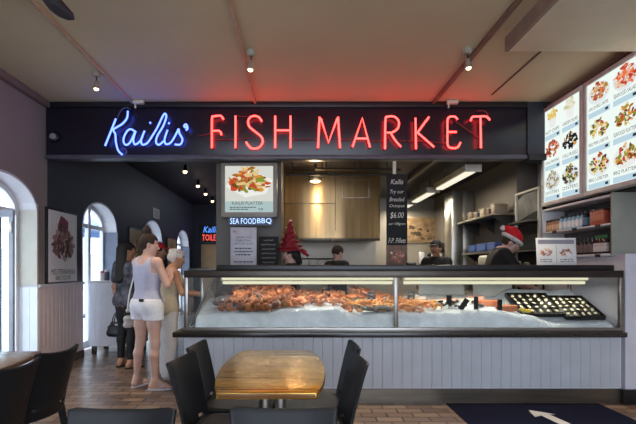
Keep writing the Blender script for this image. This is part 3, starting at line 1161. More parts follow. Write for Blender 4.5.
# ================================================================ counter with the display case
CX0, CX1, CY0, CY1 = -1.10, 3.215, 4.42, 5.35
M_ledge = mat('ledge_dark', '#26221f', 0.18, vary=0.2, scale=20)
M_case = mat('case_steel', '#8d8984', 0.28, 0.9, vary=0.08, scale=3, stretch=(1, 1, 12))
M_cglass = glass('case_glass', (0.985, 0.995, 0.99), f0=0.003)
ct = thing('display_counter', 'long white panelled shop counter carrying the glass seafood case', 'counter', ((CX0 + CX1) / 2, CY0, 0))
ox, oy = (CX0 + CX1) / 2, CY0
hw = (CX1 - CX0) / 2
MB().box(-hw + 0.01, hw, 0.03, 0.9, 0.14, 0.655).build('carcass', M_panel, ct, smooth=False)
pn = MB()
bead(pn, (-hw, 0.03, 0), (1, 0, 0), 2 * hw - 0.02, 0.15, 0.655, (0, -1, 0), strip=0.098, depth=-0.006, gap=0.014)
pn.cur = 0
bead(pn, (-hw + 0.01, 0.9, 0), (0, -1, 0), 0.87, 0.15, 0.655, (-1, 0, 0))
pn.build('front_panel', mat('counter_panel', '#b4b8c0', 0.42, vary=0.05, scale=4), ct, smooth=False)
MB().box(-hw + 0.03, hw, 0.025, 0.88, 0.0, 0.14).build('kick_plate', mat('kick_steel', '#6d655b', 0.34, 0.85, vary=0.2, scale=2, stretch=(1, 1, 10)), ct, smooth=False)
MB().box(-hw - 0.10, hw, -0.06, 0.92, 0.655, 0.705).build('ledge', M_ledge, ct, bevel=0.008)
MB().box(-hw - 0.02, hw - 0.005, -0.012, 0.03, 0.705, 0.745).build('base_rail', M_case, ct, bevel=0.004)

cs = thing('display_case', 'glass fronted seafood display case on top of the white counter', 'display case', (ox, CY0, 0.705))
Z0 = 0.705


def zz(z):
    return z - Z0


# posts
for x in (-hw, (394 - 296) / 450 * 4.44 - ox, hw - 0.03):
    MB().box(x, x + 0.038, 0.0, 0.04, zz(0.745), zz(1.30)).build('post', M_case, cs, bevel=0.004)
MB().box(-hw, -hw + 0.03, 0.78, 0.82, zz(0.705), zz(1.30)).build('post', M_case, cs, bevel=0.004)
MB().box(hw - 0.06, hw - 0.03, 0.78, 0.82, zz(0.705), zz(1.30)).build('post', M_case, cs, bevel=0.004)
tr = MB()
tr.box(-hw, hw, -0.005, 0.05, zz(1.235), zz(1.305))
tr.box(-hw, -hw + 0.03, 0.05, 0.82, zz(1.255), zz(1.305))
tr.box(-hw, hw, 0.78, 0.82, zz(1.255), zz(1.305))
tr.build('top_frame', mat('case_top_rail', '#4a443e', 0.3, 0.8), cs, bevel=0.004)
TX0 = -0.79 - ox
MB().box(TX0, 3.15 - ox, 0.03, 0.80, zz(1.305), zz(1.36)).build('top_shelf', M_black, cs, bevel=0.008)
MB().box(TX0 - 0.28, TX0, 0.03, 0.8, zz(1.305), zz(1.325)).build('top_plate', mat('plate_grey', '#3c3b3d', 0.4), cs, bevel=0.003)
midx = (394 - 296) / 450 * 4.44 - ox
gf = MB()
MB().box(-hw + 0.036, midx + 0.002, 0.012, 0.020, zz(0.743), zz(1.237)).build('glass_pane', M_cglass, cs, smooth=False)
MB().box(midx + 0.036, hw - 0.028, 0.012, 0.020, zz(0.743), zz(1.237)).build('glass_pane', M_cglass, cs, smooth=False)
MB().box(-hw + 0.010, -hw + 0.016, 0.04, 0.78, zz(0.72), zz(1.257)).build('end_pane', M_cglass, cs, smooth=False)
# raked inner end pane with its dark edge
sl = MB()
xb, xt = -1.05 - ox, -0.80 - ox
sl.tube([(xb, 0.06, zz(0.75)), (xt, 0.06, zz(1.27))], 0.012, 6)
sl.tube([(xb, 0.74, zz(0.75)), (xt, 0.74, zz(1.27))], 0.012, 6)
sl.build('raked_end_frame', M_steeld, cs)
rp = MB().prism([(xb, zz(0.755)), (xb + 0.005, zz(0.755)), (xt + 0.005, zz(1.262)), (xt, zz(1.262))], (0, 0.66, 0), (0, 0.07, 0))
rp.build('raked_end_pane', M_cglass, cs, smooth=False)
MB().box(-hw + 0.04, hw - 0.02, 0.05, 0.80, 0.0, zz(0.73)).build('tray_floor', M_case, cs, smooth=False)
MB().box(-hw + 0.3, hw - 0.03, 0.785, 0.80, zz(0.73), zz(1.0)).build('back_panel', M_case, cs, smooth=False)
# service doors at the back: pale sliding panels on the right half, open on the left
bd = MB()
for a, b_ in ((1.42, 1.95), (2.05, 2.50)):
    bd.box(a - ox, b_ - ox, 0.79, 0.80, zz(1.0), zz(1.20))
bd.build('sliding_door', mat('sliding_pale', '#a8a69d', 0.3), cs, smooth=False)

# tube lights under the top shelf
M_tubel = glow('tube_warm_white', (1.0, 0.95, 0.68), 0.5)
for a, b_, lab in ((-0.78, 1.02, 'tube light under the case top over the cooked crayfish and prawns'), (1.1, 3.02, 'tube light under the case top over the oysters')):
    t = thing('tube_light', lab, 'light', ((a + b_) / 2, 4.68, 1.165), 0, 'tube lights inside the seafood case')
    w_ = (b_ - a) / 2
    MB().box(-w_, w_, -0.035, 0.05, 0.03, 0.105).build('housing', mat('tube_housing', '#c9c2a4', 0.4), t, bevel=0.004)
    MB().tube([(-w_ + 0.02, -0.0, 0.012), (w_ - 0.02, -0.0, 0.012)], 0.016, 10).build('tube', M_tubel, t)
    la = bpy.data.lights.new('tube_lamp', 'AREA')
    la.shape = 'RECTANGLE'
    la.size, la.size_y = 2 * w_ - 0.06, 0.03
    la.energy = 3.9 * w_
    la.color = (1, 0.95, 0.82)
    lo_ = bpy.data.objects.new('tube_lamp', la)
    COL.objects.link(lo_)
    lo_.location = ((a + b_) / 2, 4.68, 1.159)
    MB().tube([(-w_ + 0.02, -0.05, 0.055), (w_ - 0.02, -0.05, 0.055)], 0.013, 10).build('tube', M_tubel, t)

# ---------------------------------------------------------------- crushed ice
def smooth01(a, b_, x):
    t = min(1, max(0, (x - a) / (b_ - a)))
    return t * t * (3 - 2 * t)


CREST = [(-1.1, 0.80), (-0.95, 0.86), (-0.8, 0.882), (-0.3, 0.878), (-0.14, 0.915), (0.1, 0.918), (0.28, 0.925), (0.42, 0.925), (0.58, 0.868), (0.98, 0.872), (1.5, 0.895), (2.0, 0.90), (2.3, 0.86), (2.55, 0.80), (3.2, 0.79)]


def crest(x):
    for (a, za), (b_, zb) in zip(CREST[:-1], CREST[1:]):
        if a <= x <= b_:
            return za + (zb - za) * smooth01(a, b_, x)
    return CREST[0][1] if x < CREST[0][0] else CREST[-1][1]


def ice_z(x, y):
    """y measured from the case front."""
    c_ = crest(x)
    if y < 0.13:
        z = 0.735 + (c_ - 0.735) * math.sin(min(1, (y - 0.035) / 0.095) * PI / 2) ** 0.8 if y > 0.035 else 0.735
    else:
        z = c_ + (y - 0.13) * (0.20 + 0.25 * smooth01(2.25, 2.5, x))
    z += 0.012 * mnoise.noise(Vector((x * 6, y * 6, 0))) * min(1, max(0, (y - 0.03) / 0.05))
    return z


nx_, ny_ = 300, 54
ib = MB()
xa, xb2, ya, yb = -1.0, 3.15, 0.032, 0.77
for j in range(ny_ + 1):
    for i in range(nx_ + 1):
        x = xa + (xb2 - xa) * i / nx_
        y = ya + (yb - ya) * (j / ny_) ** 1.4
        jit = 0.006 if y > 0.05 else 0.002
        ib.v.append((x - ox, y, ice_z(x, y) - Z0 + jit * (mnoise.noise(Vector((x * 45, y * 45, 3))))))
for j in range(ny_):
    for i in range(nx_):
        a = j * (nx_ + 1) + i
        ib.face((a, a + 1, a + nx_ + 2, a + nx_ + 1))
# skirt down to the tray
nb_ = len(ib.v)
ring = [i for i in range(nx_ + 1)] + [(j + 1) * (nx_ + 1) - 1 for j in range(1, ny_ + 1)] + [ny_ * (nx_ + 1) + i for i in range(nx_ - 1, -1, -1)] + [j * (nx_ + 1) for j in range(ny_ - 1, 0, -1)]
for r_ in ring:
    x, y, z = ib.v[r_]
    ib.v.append((x, y, 0.027))
for k in range(len(ring)):
    j = (k + 1) % len(ring)
    ib.face((ring[k], nb_ + k, nb_ + j, ring[j]))
M_ice = mat('crushed_ice', '#dfe6ea', 0.25, vary=0.12, scale=9, bump=0.8, bscale=38)
_b = M_ice.node_tree.nodes['Principled BSDF']
_b.inputs['Subsurface Weight'].default_value = 0.0
ice = ib.build('crushed_ice', M_ice, None, loc=(ox, CY0, Z0), angle=180)
tag(ice, 'long bank of crushed white ice filling the display case', 'ice', None, 'stuff')


def on_ice(x, y, up=0.0):
    return (x, CY0 + y, ice_z(x, y) + up)


# ---------------------------------------------------------------- cooked crayfish (bugs): round heads in a row, tails behind
def shell(name, c0, c1, c2, rough=0.35):
    m = mat(name, c0, rough, vary=0.3, scale=40, bump=0.3, bscale=90)
    return m


M_cray = [shell('cray_shell_%d' % i, c_, 0, 0) for i, c_ in enumerate(('#70401f', '#85502c', '#5a331c', '#90603a'))]
M_crayleg = mat('cray_leg', '#b8683a', 0.4, vary=0.2)
M_prawn = [mat('prawn_shell_%d' % i, c_, 0.35, vary=0.28, scale=60) for i, c_ in enumerate(('#b96a3c', '#8a4626', '#cc9066', '#a8683e'))]
M_prawnp = [mat('prawn_pale_%d' % i, c_, 0.38, vary=0.25, scale=60) for i, c_ in enumerate(('#c98848', '#bd7236', '#d6a066'))]


def make_cray(label, group, mi):
    t = thing('cooked_crayfish', label, 'crayfish', (0, 0, 0), 0, group)
    b = MB()
    # head towards -Y (customer), about 26 cm long
    b.tube([(0, -0.035, 0.045), (0, -0.02, 0.048), (0, 0.03, 0.052), (0, 0.075, 0.05), (0, 0.09, 0.047)], [0.018, 0.036, 0.043, 0.040, 0.03], 14)
    b.build('carapace', M_cray[mi], t)
    tl = MB()
    pts, rs = [], []
    for k in range(13):
        y = 0.085 + 0.012 * k
        pts.append((0, y, 0.046 + 0.006 * math.sin(k * 0.26)))
        rs.append((0.036 - 0.0014 * k) * (1.0 if k % 2 else 0.90))
    tl.tube(pts, rs, 12, flat=0.8)
    tl.build('tail', M_cray[(mi + 1) % 4], t)
    fnm = MB()
    for a in (-0.8, -0.4, 0, 0.4, 0.8):
        dx, dy = math.sin(a), math.cos(a)
        p0 = Vector((0.006 * dx, 0.225, 0.046))
        p1 = p0 + Vector((dx * 0.03, dy * 0.03, -0.006))
        p2 = p0 + Vector((dx * 0.055, dy * 0.055, -0.014))
        fnm.tube([p0, p1, p2], [0.006, 0.014, 0.009], 8, flat=0.3)
    fnm.build('tail_fan', M_cray[mi], t)
    for s in (-1, 1):
        for k in range(4):
            y = -0.005 + 0.022 * k
            MB().tube([(s * 0.03, y, 0.035), (s * (0.055 + 0.004 * k), y - 0.012, 0.045), (s * (0.066 + 0.004 * k), y - 0.03, 0.010)], [0.0055, 0.0045, 0.003], 6).build('leg', M_crayleg, t)
        MB().tube(spline([(s * 0.014, -0.035, 0.055), (s * 0.03, -0.03, 0.10), (s * 0.055, 0.03, 0.135), (s * 0.08, 0.13, 0.14)], 5), 0.003, 5).build('antenna', M_crayleg, t)
    return t


rnd = random.Random(3)
crays = [make_cray('', 'cooked crayfish heaped at the left of the ice', i) for i in range(4)]
for o_ in crays:
    o_['label'] = ''
n_c = 0
rows = [(0.185, -0.80, -0.08, 8, 0.0), (0.30, -0.74, -0.10, 7, 0.035), (0.42, -0.66, -0.06, 7, 0.07), (0.52, -0.58, -0.04, 6, 0.10), (0.60, -0.36, -0.02, 4, 0.15)]
rown = ('front row of cooked crayfish on the ice', 'second row of the crayfish heap', 'third row of the crayfish heap', 'fourth row of the crayfish heap', 'top of the crayfish heap')
nth = ('first', 'second', 'third', 'fourth', 'fifth', 'sixth', 'seventh', 'eighth', 'ninth', 'tenth', 'eleventh', 'twelfth')
for ri, (yy, x0, x1, n, up) in enumerate(rows):
    for k in range(n):
        x = x0 + (x1 - x0) * (k + 0.5) / n + rnd.uniform(-0.012, 0.012)
        y = yy + rnd.uniform(-0.01, 0.01) - 0.03
        rz = rnd.uniform(-0.12, 0.12) if ri == 0 else rnd.uniform(-0.9, 0.9)
        if y > 0.52:
            rz = PI / 2 + rnd.uniform(-0.5, 0.5)
        o_ = crays[n_c] if n_c < 4 else dup(crays[n_c % 4])
        n_c += 1
        o_.location = on_ice(x, y, up - 0.004)
        o_.rotation_euler = (rnd.uniform(-0.15, 0.1), rnd.uniform(-0.15, 0.15), rz)
        lb = '%s crayfish from the left in the %s' % (nth[k], rown[ri])
        if k == 0:
            lb = 'leftmost crayfish in the %s' % rown[ri]
        o_['label'] = lb

# ---------------------------------------------------------------- prawns
def make_prawn(ms, k):
    b = MB()
    pts, rs = [], []
    for i in range(12):
        a = -0.5 + 3.5 * i / 11
        r = 0.030
        pts.append((r * math.cos(a) * 1.1, r * math.sin(a), 0.011 + 0.002 * math.sin(i)))
        rs.append([0.003, 0.008, 0.0105, 0.0115, 0.0115, 0.011, 0.0105, 0.0095, 0.008, 0.0065, 0.005, 0.004][i] * (1.06 if i % 2 else 0.94))
    b.tube(pts, rs, 7)
    e = Vector(pts[-1])
    for q in (-0.5, 0.1, 0.7):
        b.tube([e, e + Vector((0.012 * math.cos(q), -0.016, 0.004 * math.sin(q)))], [0.003, 0.005], 5)
    h = Vector(pts[0])
    for q in (0, 1):
        b.tube(spline([h, h + Vector((0.01, -0.03, 0.012)), h + Vector((-0.02 + 0.03 * q, -0.06, 0.01))], 3), 0.0012, 4)
    for q in range(4):
        p_ = Vector(pts[2 + q])
        b.tube([p_, p_ * 0.62 + Vector((0, 0, 0.001))], [0.002, 0.001], 4)
    o_ = b.build('cooked_prawn', ms[k % len(ms)])
    return o_


PILES = [
    (-0.10, 0.56, 0.19, 0.66, 105, 0.045, M_prawn, 'orange cooked prawn in the middle heap between the crayfish and the crabs', 'prawns in the middle heap'),
    (0.50, 0.96, 0.17, 0.40, 50, 0.05, M_prawnp, 'pale orange cooked prawn in the heap in front of the crabs', 'prawns in front of the crabs'),
    (0.99, 1.46, 0.15, 0.55, 85, 0.04, M_prawnp, 'pale cooked prawn in the heap just right of the glass divider post', 'prawns right of the divider'),
]
for x0, x1, y0, y1, n, hh, ms, lb, gr in PILES:
    protos = [make_prawn(ms, k) for k in range(len(ms))]
    np_ = len(ms)
    for k in range(n):
        o_ = protos[k] if k < np_ else protos[k % np_].copy()
        if k >= np_:
            COL.objects.link(o_)
        u_, v_ = rnd.random(), rnd.random()
        if lb.startswith('pale cooked') and u_ > 0.55:
            v_ *= 0.6
        x, y = x0 + (x1 - x0) * u_, y0 + (y1 - y0) * v_
        hill = math.sin(PI * min(1, max(0, u_))) ** 0.5
        lift = hh * rnd.random() * hill + 0.35 * hh * v_
        o_.location = on_ice(x, y, lift + 0.002)
        o_.rotation_euler = (rnd.uniform(-0.7, 0.7), rnd.uniform(-0.7, 0.7), rnd.uniform(0, 2 * PI))
        s_ = rnd.uniform(1.0, 1.35)
        o_.scale = (s_, s_, s_)
        tag(o_, lb, 'prawn', gr)

# ---------------------------------------------------------------- crabs
M_crab = [mat('crab_shell_%d' % i, c_, 0.4, vary=0.35, scale=30, bump=0.3) for i, c_ in enumerate(('#c0764a', '#a86a48', '#5a5348'))]


def make_crab(m, label):
    t = thing('crab', label, 'crab', (0, 0, 0), 0, 'crabs on the ice by the divider')
    b = MB()
    b.ball((0, 0, 0.035), (0.075, 0.052, 0.026), 16, 8)
    for k in range(-3, 4):
        b.ball((0.018 * k, -0.045 + 0.002 * k * k, 0.036), (0.006, 0.01, 0.006), 6, 4)
    b.build('carapace', m, t)
    for s in (-1, 1):
        c_ = MB()
        c_.tube(spline([(s * 0.055, -0.03, 0.032), (s * 0.09, -0.045, 0.036), (s * 0.085, -0.085, 0.032)], 4), 0.013, 8)
        c_.ball((s * 0.066, -0.10, 0.032), (0.026, 0.020, 0.016), 10, 6)
        c_.tube(spline([(s * 0.05, -0.105, 0.034), (s * 0.025, -0.115, 0.036), (s * 0.012, -0.10, 0.034)], 3), [0.009] * 3 + [0.007] * 3 + [0.003], 6)
        c_.tube(spline([(s * 0.055, -0.095, 0.03), (s * 0.03, -0.093, 0.03), (s * 0.015, -0.09, 0.03)], 3), [0.007] * 4 + [0.003] * 3, 6)
        c_.build('claw', m, t)
        for k in range(4):
            y = -0.015 + 0.02 * k
            MB().tube(spline([(s * 0.06, y, 0.03), (s * 0.105, y + 0.012 * k, 0.05), (s * 0.135, y + 0.02 * k, 0.006)], 4), [0.008, 0.008, 0.0075, 0.007, 0.0065, 0.006, 0.005, 0.004, 0.003], 6).build('leg', m, t)
    return t


CR = [((0.62, 0.50), 0.05, 0.4, 0, 'orange brown crab at the left of the crab heap'), ((0.78, 0.56), 0.07, -0.5, 0, 'orange brown crab at the back of the crab heap'),
      ((0.70, 0.50), 0.115, 1.2, 1, 'brown crab lying on top of the crab heap'), ((0.72, 0.16), 0.012, 0.3, 2, 'dark grey crab at the front edge of the ice, left one'),
      ((0.90, 0.17), 0.012, -0.4, 2, 'dark grey crab at the front edge of the ice, nearest the divider'), ((0.90, 0.50), 0.05, 0.8, 0, 'orange brown crab at the right of the crab heap')]
for (x, y), up, rz, m, lb in CR:
    o_ = make_crab(M_crab[m], lb)
    o_.location = on_ice(x, y, up)
    o_.rotation_euler = (rnd.uniform(-0.2, 0.2), rnd.uniform(-0.2, 0.2), rz)

# ---------------------------------------------------------------- whole fish at the left, dark one upright behind
def make_fish(label, L, top, belly, name='whole_fish'):
    t = thing(name, label, 'fish', (0, 0, 0), 0, 'whole fish at the left end of the ice')
    prims = [Cap((-0.5 * L + 0.05, 0, 0.0), (-0.2 * L, 0, 0.0), 0.03, 0.062, 0.05), Cap((-0.2 * L, 0, 0), (0.12 * L, 0, 0), 0.062, 0.055, 0.05), Cap((0.12 * L, 0, 0), (0.4 * L, 0, 0), 0.055, 0.016, 0.05)]
    bd = field_mesh('body', prims, 0.008, [top], t)
    bd.scale = (1, 0.55, 1)
    tl = MB()
    tl.prism([(0.38 * L, -0.012), (0.52 * L, -0.075), (0.47 * L, 0), (0.52 * L, 0.075), (0.38 * L, 0.012)], (0, 0.006, 0), (0, -0.003, 0))
    tl.build('tail_fin', belly, t, bevel=0.002)
    df = MB()
    df.prism([(-0.15 * L, 0.05), (-0.05 * L, 0.095), (0.08 * L, 0.085), (0.16 * L, 0.045)], (0, 0.005, 0), (0, -0.0025, 0))
    df.build('back_fin', belly, t, bevel=0.001)
    for s in (-1, 1):
        MB().ball((-0.37 * L, s * 0.025, 0.018), (0.009, 0.005, 0.009), 10, 6).build('eye', M_black, t)
    return t


f1 = make_fish('silver grey fish lying at the left end of the ice', 0.34, mat('fish_grey', '#6f6a68', 0.25, 0.2, vary=0.35, scale=25), mat('fish_fin', '#55504e', 0.4))
f1.location = on_ice(-0.72, 0.30, 0.05)
f1.rotation_euler = (PI / 2 - 0.5, 0, 0.15)
f2 = make_fish('dark fish propped behind the silver grey one', 0.36, mat('fish_dark', '#3a3432', 0.3, vary=0.4, scale=25), mat('fish_fin_dark', '#2c2725', 0.4))
f2.location = on_ice(-0.52, 0.56, 0.09)
f2.rotation_euler = (0.4, -0.55, 0.1)
# pale fillets
def fillet(name, label, cat, cm, x, y, L, W, T, rz, up=0.0, group=None, tilt=0.0):
    b = MB()
    n = 14
    top, bot = [], []
    for k in range(n + 1):
        s = -1 + 2 * k / n
        wv = W * (1 - abs(s) ** 3.2) ** 0.5 * (1 - 0.25 * s)
        b.v += [(s * L, -wv, 0), (s * L, -wv * 0.55, T), (s * L, wv * 0.55, T * 0.9), (s * L, wv, 0)]
    for k in range(n):
        a = 4 * k
        for j in range(4):
            q = (j + 1) % 4
            b.face((a + j, a + q, a + 4 + q, a + 4 + j))
    o_ = b.build(name, cm, None, angle=60)
    o_.location = on_ice(x, y, up)
    o_.rotation_euler = (tilt, 0, rz)
    tag(o_, label, cat, group)
    return o_


M_salmon = mat('salmon_flesh', '#b9704c', 0.35, vary=0.15, scale=8, stretch=(12, 2, 2))
M_whitef = mat('white_fillet', '#d8cdbd', 0.35, vary=0.15, scale=12)
M_pinkf = mat('pink_fillet', '#d8a590', 0.35, vary=0.15, scale=12)
fillet('salmon_fillet', 'orange salmon fillet on the ice left of the oyster trays', 'fish fillet', M_salmon, 2.16, 0.20, 0.115, 0.06, 0.05, 0.1, 0.012, 'salmon fillets', 0.3)
fillet('salmon_fillet', 'smaller salmon fillet tucked behind the front one', 'fish fillet', M_salmon, 2.02, 0.32, 0.11, 0.055, 0.045, -0.2, 0.01, 'salmon fillets', 0.3)
for k, (x, y, m, lb) in enumerate(((1.55, 0.42, M_whitef, 'pale fillet behind the tilted price card'), (1.66, 0.48, M_pinkf, 'pink fillet behind the first price cards right of the divider'),
                                   (1.86, 0.46, M_whitef, 'pale fillet between the middle price cards'), (1.34, 0.60, M_whitef, 'white fillet at the back of the ice right of the divider'),
                                   (-0.66, 0.62, M_whitef, 'white fillet at the back of the ice above the silver fish'), (-0.08, 0.66, M_whitef, 'white fillet behind the crayfish heap'),
                                   (1.98, 0.55, M_pinkf, 'pink fillet behind the salmon'))):
    fillet('fish_fillet', lb, 'fish fillet', m, x, y, 0.10, 0.05, 0.03, rnd.uniform(-0.5, 0.5), 0.008, 'pale fish fillets', 0.25)
# black mussel heaps near the cards
M_mus = mat('mussel_black', '#15151b', 0.25, vary=0.4)
pm = None
for k in range(26):
    x = rnd.choice((1.58, 1.70, 1.92)) + rnd.uniform(-0.06, 0.06)
    y = rnd.uniform(0.22, 0.40)
    if pm is None:
        pm = MB().ball((0, 0, 0.011), (0.036, 0.018, 0.012), 12, 6).build('mussel', M_mus)
        o_ = pm
    else:
        o_ = pm.copy()
        COL.objects.link(o_)
    o_.location = on_ice(x, y, 0.002 + 0.02 * rnd.random())
    o_.rotation_euler = (rnd.uniform(-0.5, 0.5), rnd.uniform(-0.5, 0.5), rnd.uniform(0, 6))
    tag(o_, 'black mussel in the small dark heaps around the leaning price cards', 'mussel', 'mussels by the price cards')

# ---------------------------------------------------------------- oyster trays
M_tray = mat('tray_black', '#0c0c0e', 0.3)
M_shell_o = mat('oyster_shell', '#2e2b27', 0.5, vary=0.4, scale=40, bump=0.5)
M_flesh = mat('oyster_flesh', '#e6ddb8', 0.2, vary=0.15, scale=30)
M_lemon = mat('lemon_yellow', '#e3c23e', 0.4)


def tray(x, y, w_, d_, rz, tilt, label):
    t = thing('oyster_tray', label, 'tray', (x, CY0 + y, ice_z(x, y) + 0.022), rz, 'black oyster trays')
    t.rotation_euler = (tilt, 0, rz)
    b = MB()
    b.box(-w_, w_, -d_, d_, 0, 0.012)
    for q in ((-w_, w_, -d_, -d_ + 0.012), (-w_, w_, d_ - 0.012, d_), (-w_, -w_ + 0.012, -d_ + 0.012, d_ - 0.012), (w_ - 0.012, w_, -d_ + 0.012, d_ - 0.012)):
        b.box(*q, 0.012, 0.045)
    b.build('tray_body', M_tray, t, bevel=0.003)
    return t


t1 = tray(2.52, 0.36, 0.22, 0.23, -0.06, 0.42, 'black tray of opened oysters sloping next to the salmon')
t2 = tray(2.91, 0.30, 0.20, 0.22, 0.0, 0.44, 'black tray of opened oysters at the right end of the case')
ob = MB()
oy_p = None


def make_oyster():
    t = thing('opened_oyster', '', 'oyster', (0, 0, 0))
    s = MB()
    prof = [(0.006, 0.0), (0.024, 0.003), (0.033, 0.011), (0.035, 0.015), (0.030, 0.0135), (0.012, 0.009)]
    s.lathe(prof, n=14, M=Matrix.Diagonal((1.0, 1.25, 1, 1)))
    s.build('half_shell', M_shell_o, t)
    f = MB().ball((0, 0.002, 0.012), (0.016, 0.022, 0.008), 12, 6)
    f.build('flesh', M_flesh, t)
    return t


bpy.context.view_layer.update()
for tr_, w_, d_, nm in ((t1, 0.20, 0.21, 'tray next to the salmon'), (t2, 0.18, 0.20, 'tray at the right end')):
    for r in range(5):
        for k in range(5):
            lx = -w_ + 0.04 + (2 * w_ - 0.08) * k / 4
            ly = -d_ + 0.05 + (2 * d_ - 0.10) * r / 4
            p_ = tr_.matrix_world @ Vector((lx + rnd.uniform(-0.006, 0.006), ly + rnd.uniform(-0.006, 0.006), 0.0125 + 0.012))
            if oy_p is None:
                oy_p = make_oyster()
                o_ = oy_p
            else:
                o_ = dup(oy_p)
            o_.location = p_
            o_.rotation_euler = (tr_.rotation_euler[0] + rnd.uniform(-0.25, 0.35), rnd.uniform(-0.2, 0.2), rnd.uniform(-0.6, 0.6))
            o_['label'] = 'opened oyster, %s from left, %s row of the %s' % (nth[k], ('front', 'second', 'middle', 'fourth', 'back')[r], nm)
            o_['group'] = 'opened oysters on the trays'
for k, (x, y, up, lb) in enumerate(((2.31, 0.17, 0.02, 'yellow lemon wedge beside the salmon, left one'), (2.36, 0.15, 0.02, 'yellow lemon wedge beside the salmon, right one'))):
    l = MB().ball((0, 0, 0.016), (0.034, 0.022, 0.02), 12, 8).build('lemon_wedge', M_lemon)
    l.location = on_ice(x, y, up)
    tag(l, lb, 'lemon', 'lemon wedges by the salmon')

# ---------------------------------------------------------------- black price cards on stakes
CARDS = [(257.5, 296, 0.34, 0.095, 0.115, 0.0, 'black price card standing in the crayfish heap'),
         (326, 298, 0.50, 0.095, 0.10, 0.0, 'black price card standing in the middle prawn heap'),
         (371.5, 296.5, 0.34, 0.085, 0.10, 0.0, 'black price card in front of the crab heap'),
         (411, 296, 0.36, 0.08, 0.105, 0.0, 'black price card just right of the glass divider post'),
         (449, 300, 0.22, 0.055, 0.10, 0.0, 'narrow upright black price card by the mussels'),
         (459.5, 306.5, 0.17, 0.055, 0.13, 0.6, 'black price card leaning over to the right'),
         (476, 305, 0.16, 0.045, 0.13, 0.0, 'black price card standing right of the leaning one'),
         (499.5, 306.5, 0.14, 0.05, 0.11, 0.03, 'black price card left of the salmon fillet')]
for px, py, y, w_, h_, roll, lb in CARDS:
    Y = CY0 + y
    x, z = fx(px, Y), fz(py, Y)
    zg = ice_z(x, y)
    t = thing('price_card', lb, 'price card', (x, Y, zg - 0.01), 0, 'black price cards on the ice')
    t.rotation_euler = (0, roll, 0)
    zc = max(z - zg + 0.01, h_ * 0.6)
    MB().box(-w_ / 2, w_ / 2, -0.002, 0.002, zc - h_ / 2, zc + h_ / 2).build('card', M_blackm, t, bevel=0.0008)
    MB().tube([(0, 0.004, 0), (0, 0.004, zc)], 0.003, 6).build('stake', M_steeld, t)
    if w_ > 0.07:
        sc_ = MB()
        sc_.tube(spline([(-w_ * 0.3 + w_ * 0.6 * q / 8, -0.003, zc + 0.02 + (0.007 if q % 2 else -0.007)) for q in range(9)], 3), 0.0018, 4)
        sc_.tube(spline([(-w_ * 0.2 + w_ * 0.4 * q / 6, -0.003, zc - 0.025 + (0.012 if q % 2 else -0.01)) for q in range(7)], 3), 0.0022, 4)
        sc_.build('chalk_scribble', mat('card_chalk', '#8d8d90', 0.7), t)

# ---------------------------------------------------------------- things standing on top of the case
mc = thing('menu_card', 'white printed card with two seafood plates standing on the right of the case', 'menu card', (fx(557, 4.75), 4.75, 1.3605))
mc.rotation_euler = (-0.08, 0, 0)
cw_ = fx(577, 4.75) - fx(537, 4.75)
MB().box(-cw_ / 2, cw_ / 2, 0, 0.008, 0, 0.29).build('card', M_paper, mc, bevel=0.002)
MB().box(-cw_ / 2 + 0.02, cw_ / 2 - 0.02, -0.001, 0, 0.225, 0.27).build('title_band', mat('title_grey', '#85838e', 0.6), mc, smooth=False)
MB().box(-0.002, 0.002, -0.0012, 0, 0.02, 0.215).build('divider_line', mat('title_grey', '#85838e', 0.6), mc, smooth=False)
for k, s in enumerate((-1, 1)):
    food('picture', 'seafood', (s * cw_ / 4 - 0.085, -0.0015, 0.075), (1, 0, 0), (0, 0, 1), 0.17, 0.12, mc, 60 + k, 0, plate=True, nb=34)
tx = MB()
for s in (-1, 1):
    for z in (0.035, 0.055):
        print_line(tx, s * cw_ / 4 - 0.07, -0.0015, z, 0.14, 0.009)
tx.build('printing', mat('grey_print2', '#70707c', 0.6), mc, smooth=False)
sb = thing('card_reader', 'small black terminal on the case beside the foot of the chalkboard', 'terminal', (fx(411, 4.95), 4.95, 1.3605))
MB().box(-0.05, 0.05, -0.03, 0.03, 0, 0.03).build('body', M_blackm, sb, bevel=0.008)
MB().box(-0.035, 0.035, -0.036, -0.028, 0.012, 0.026).build('screen', M_steeld, sb)
# ================================================================ kitchen behind the counter
# extraction hood
_hb = M_steelw.node_tree.nodes['Principled BSDF']
_hb.inputs['Anisotropic'].default_value = 0.8
_hb.inputs['Anisotropic Rotation'].default_value = 0.25
hd = thing('extraction_hood', 'large brushed steel extraction hood over the cooking line', 'hood', (0.60, 8.30, 1.80))
hb = MB()
hw_, hd_ = 0.79, 0.85
# sloping front: bottom lip further forward than the top
hb.prism([(0, 0), (-hd_, 0), (-hd_, 0.09), (-hd_ + 0.06, 0.75), (-hd_ + 0.06, 1.15), (0, 1.15)], (2 * hw_, 0, 0), (-hw_, 0, 0), (0, 1, 0), (0, 0, 1))
hb.build('hood_body', M_steelw, hd, bevel=0.006)
sm = MB()
for x in (-0.79, 0.05, 0.785):
    sm.box(x, x + 0.008, -hd_ + 0.005, -hd_ + 0.066, 0.09, 1.14)
sm.box(-hw_, 0.05, -hd_ + 0.010, -hd_ + 0.05, 0.60, 0.607)
sm.build('seam', mat('seam_dark', '#5e5040', 0.4, 0.6), hd, smooth=False)
ap_ = MB()
for q in ((0.17, 0.62, 0.70, 0.706), (0.17, 0.62, 1.0, 1.006), (0.17, 0.176, 0.706, 1.0), (0.614, 0.62, 0.706, 1.0)):
    ap_.box(q[0], q[1], -hd_ + 0.045, -hd_ + 0.066, q[2], q[3])
ap_.build('access_panel', M_steel, hd, smooth=False)
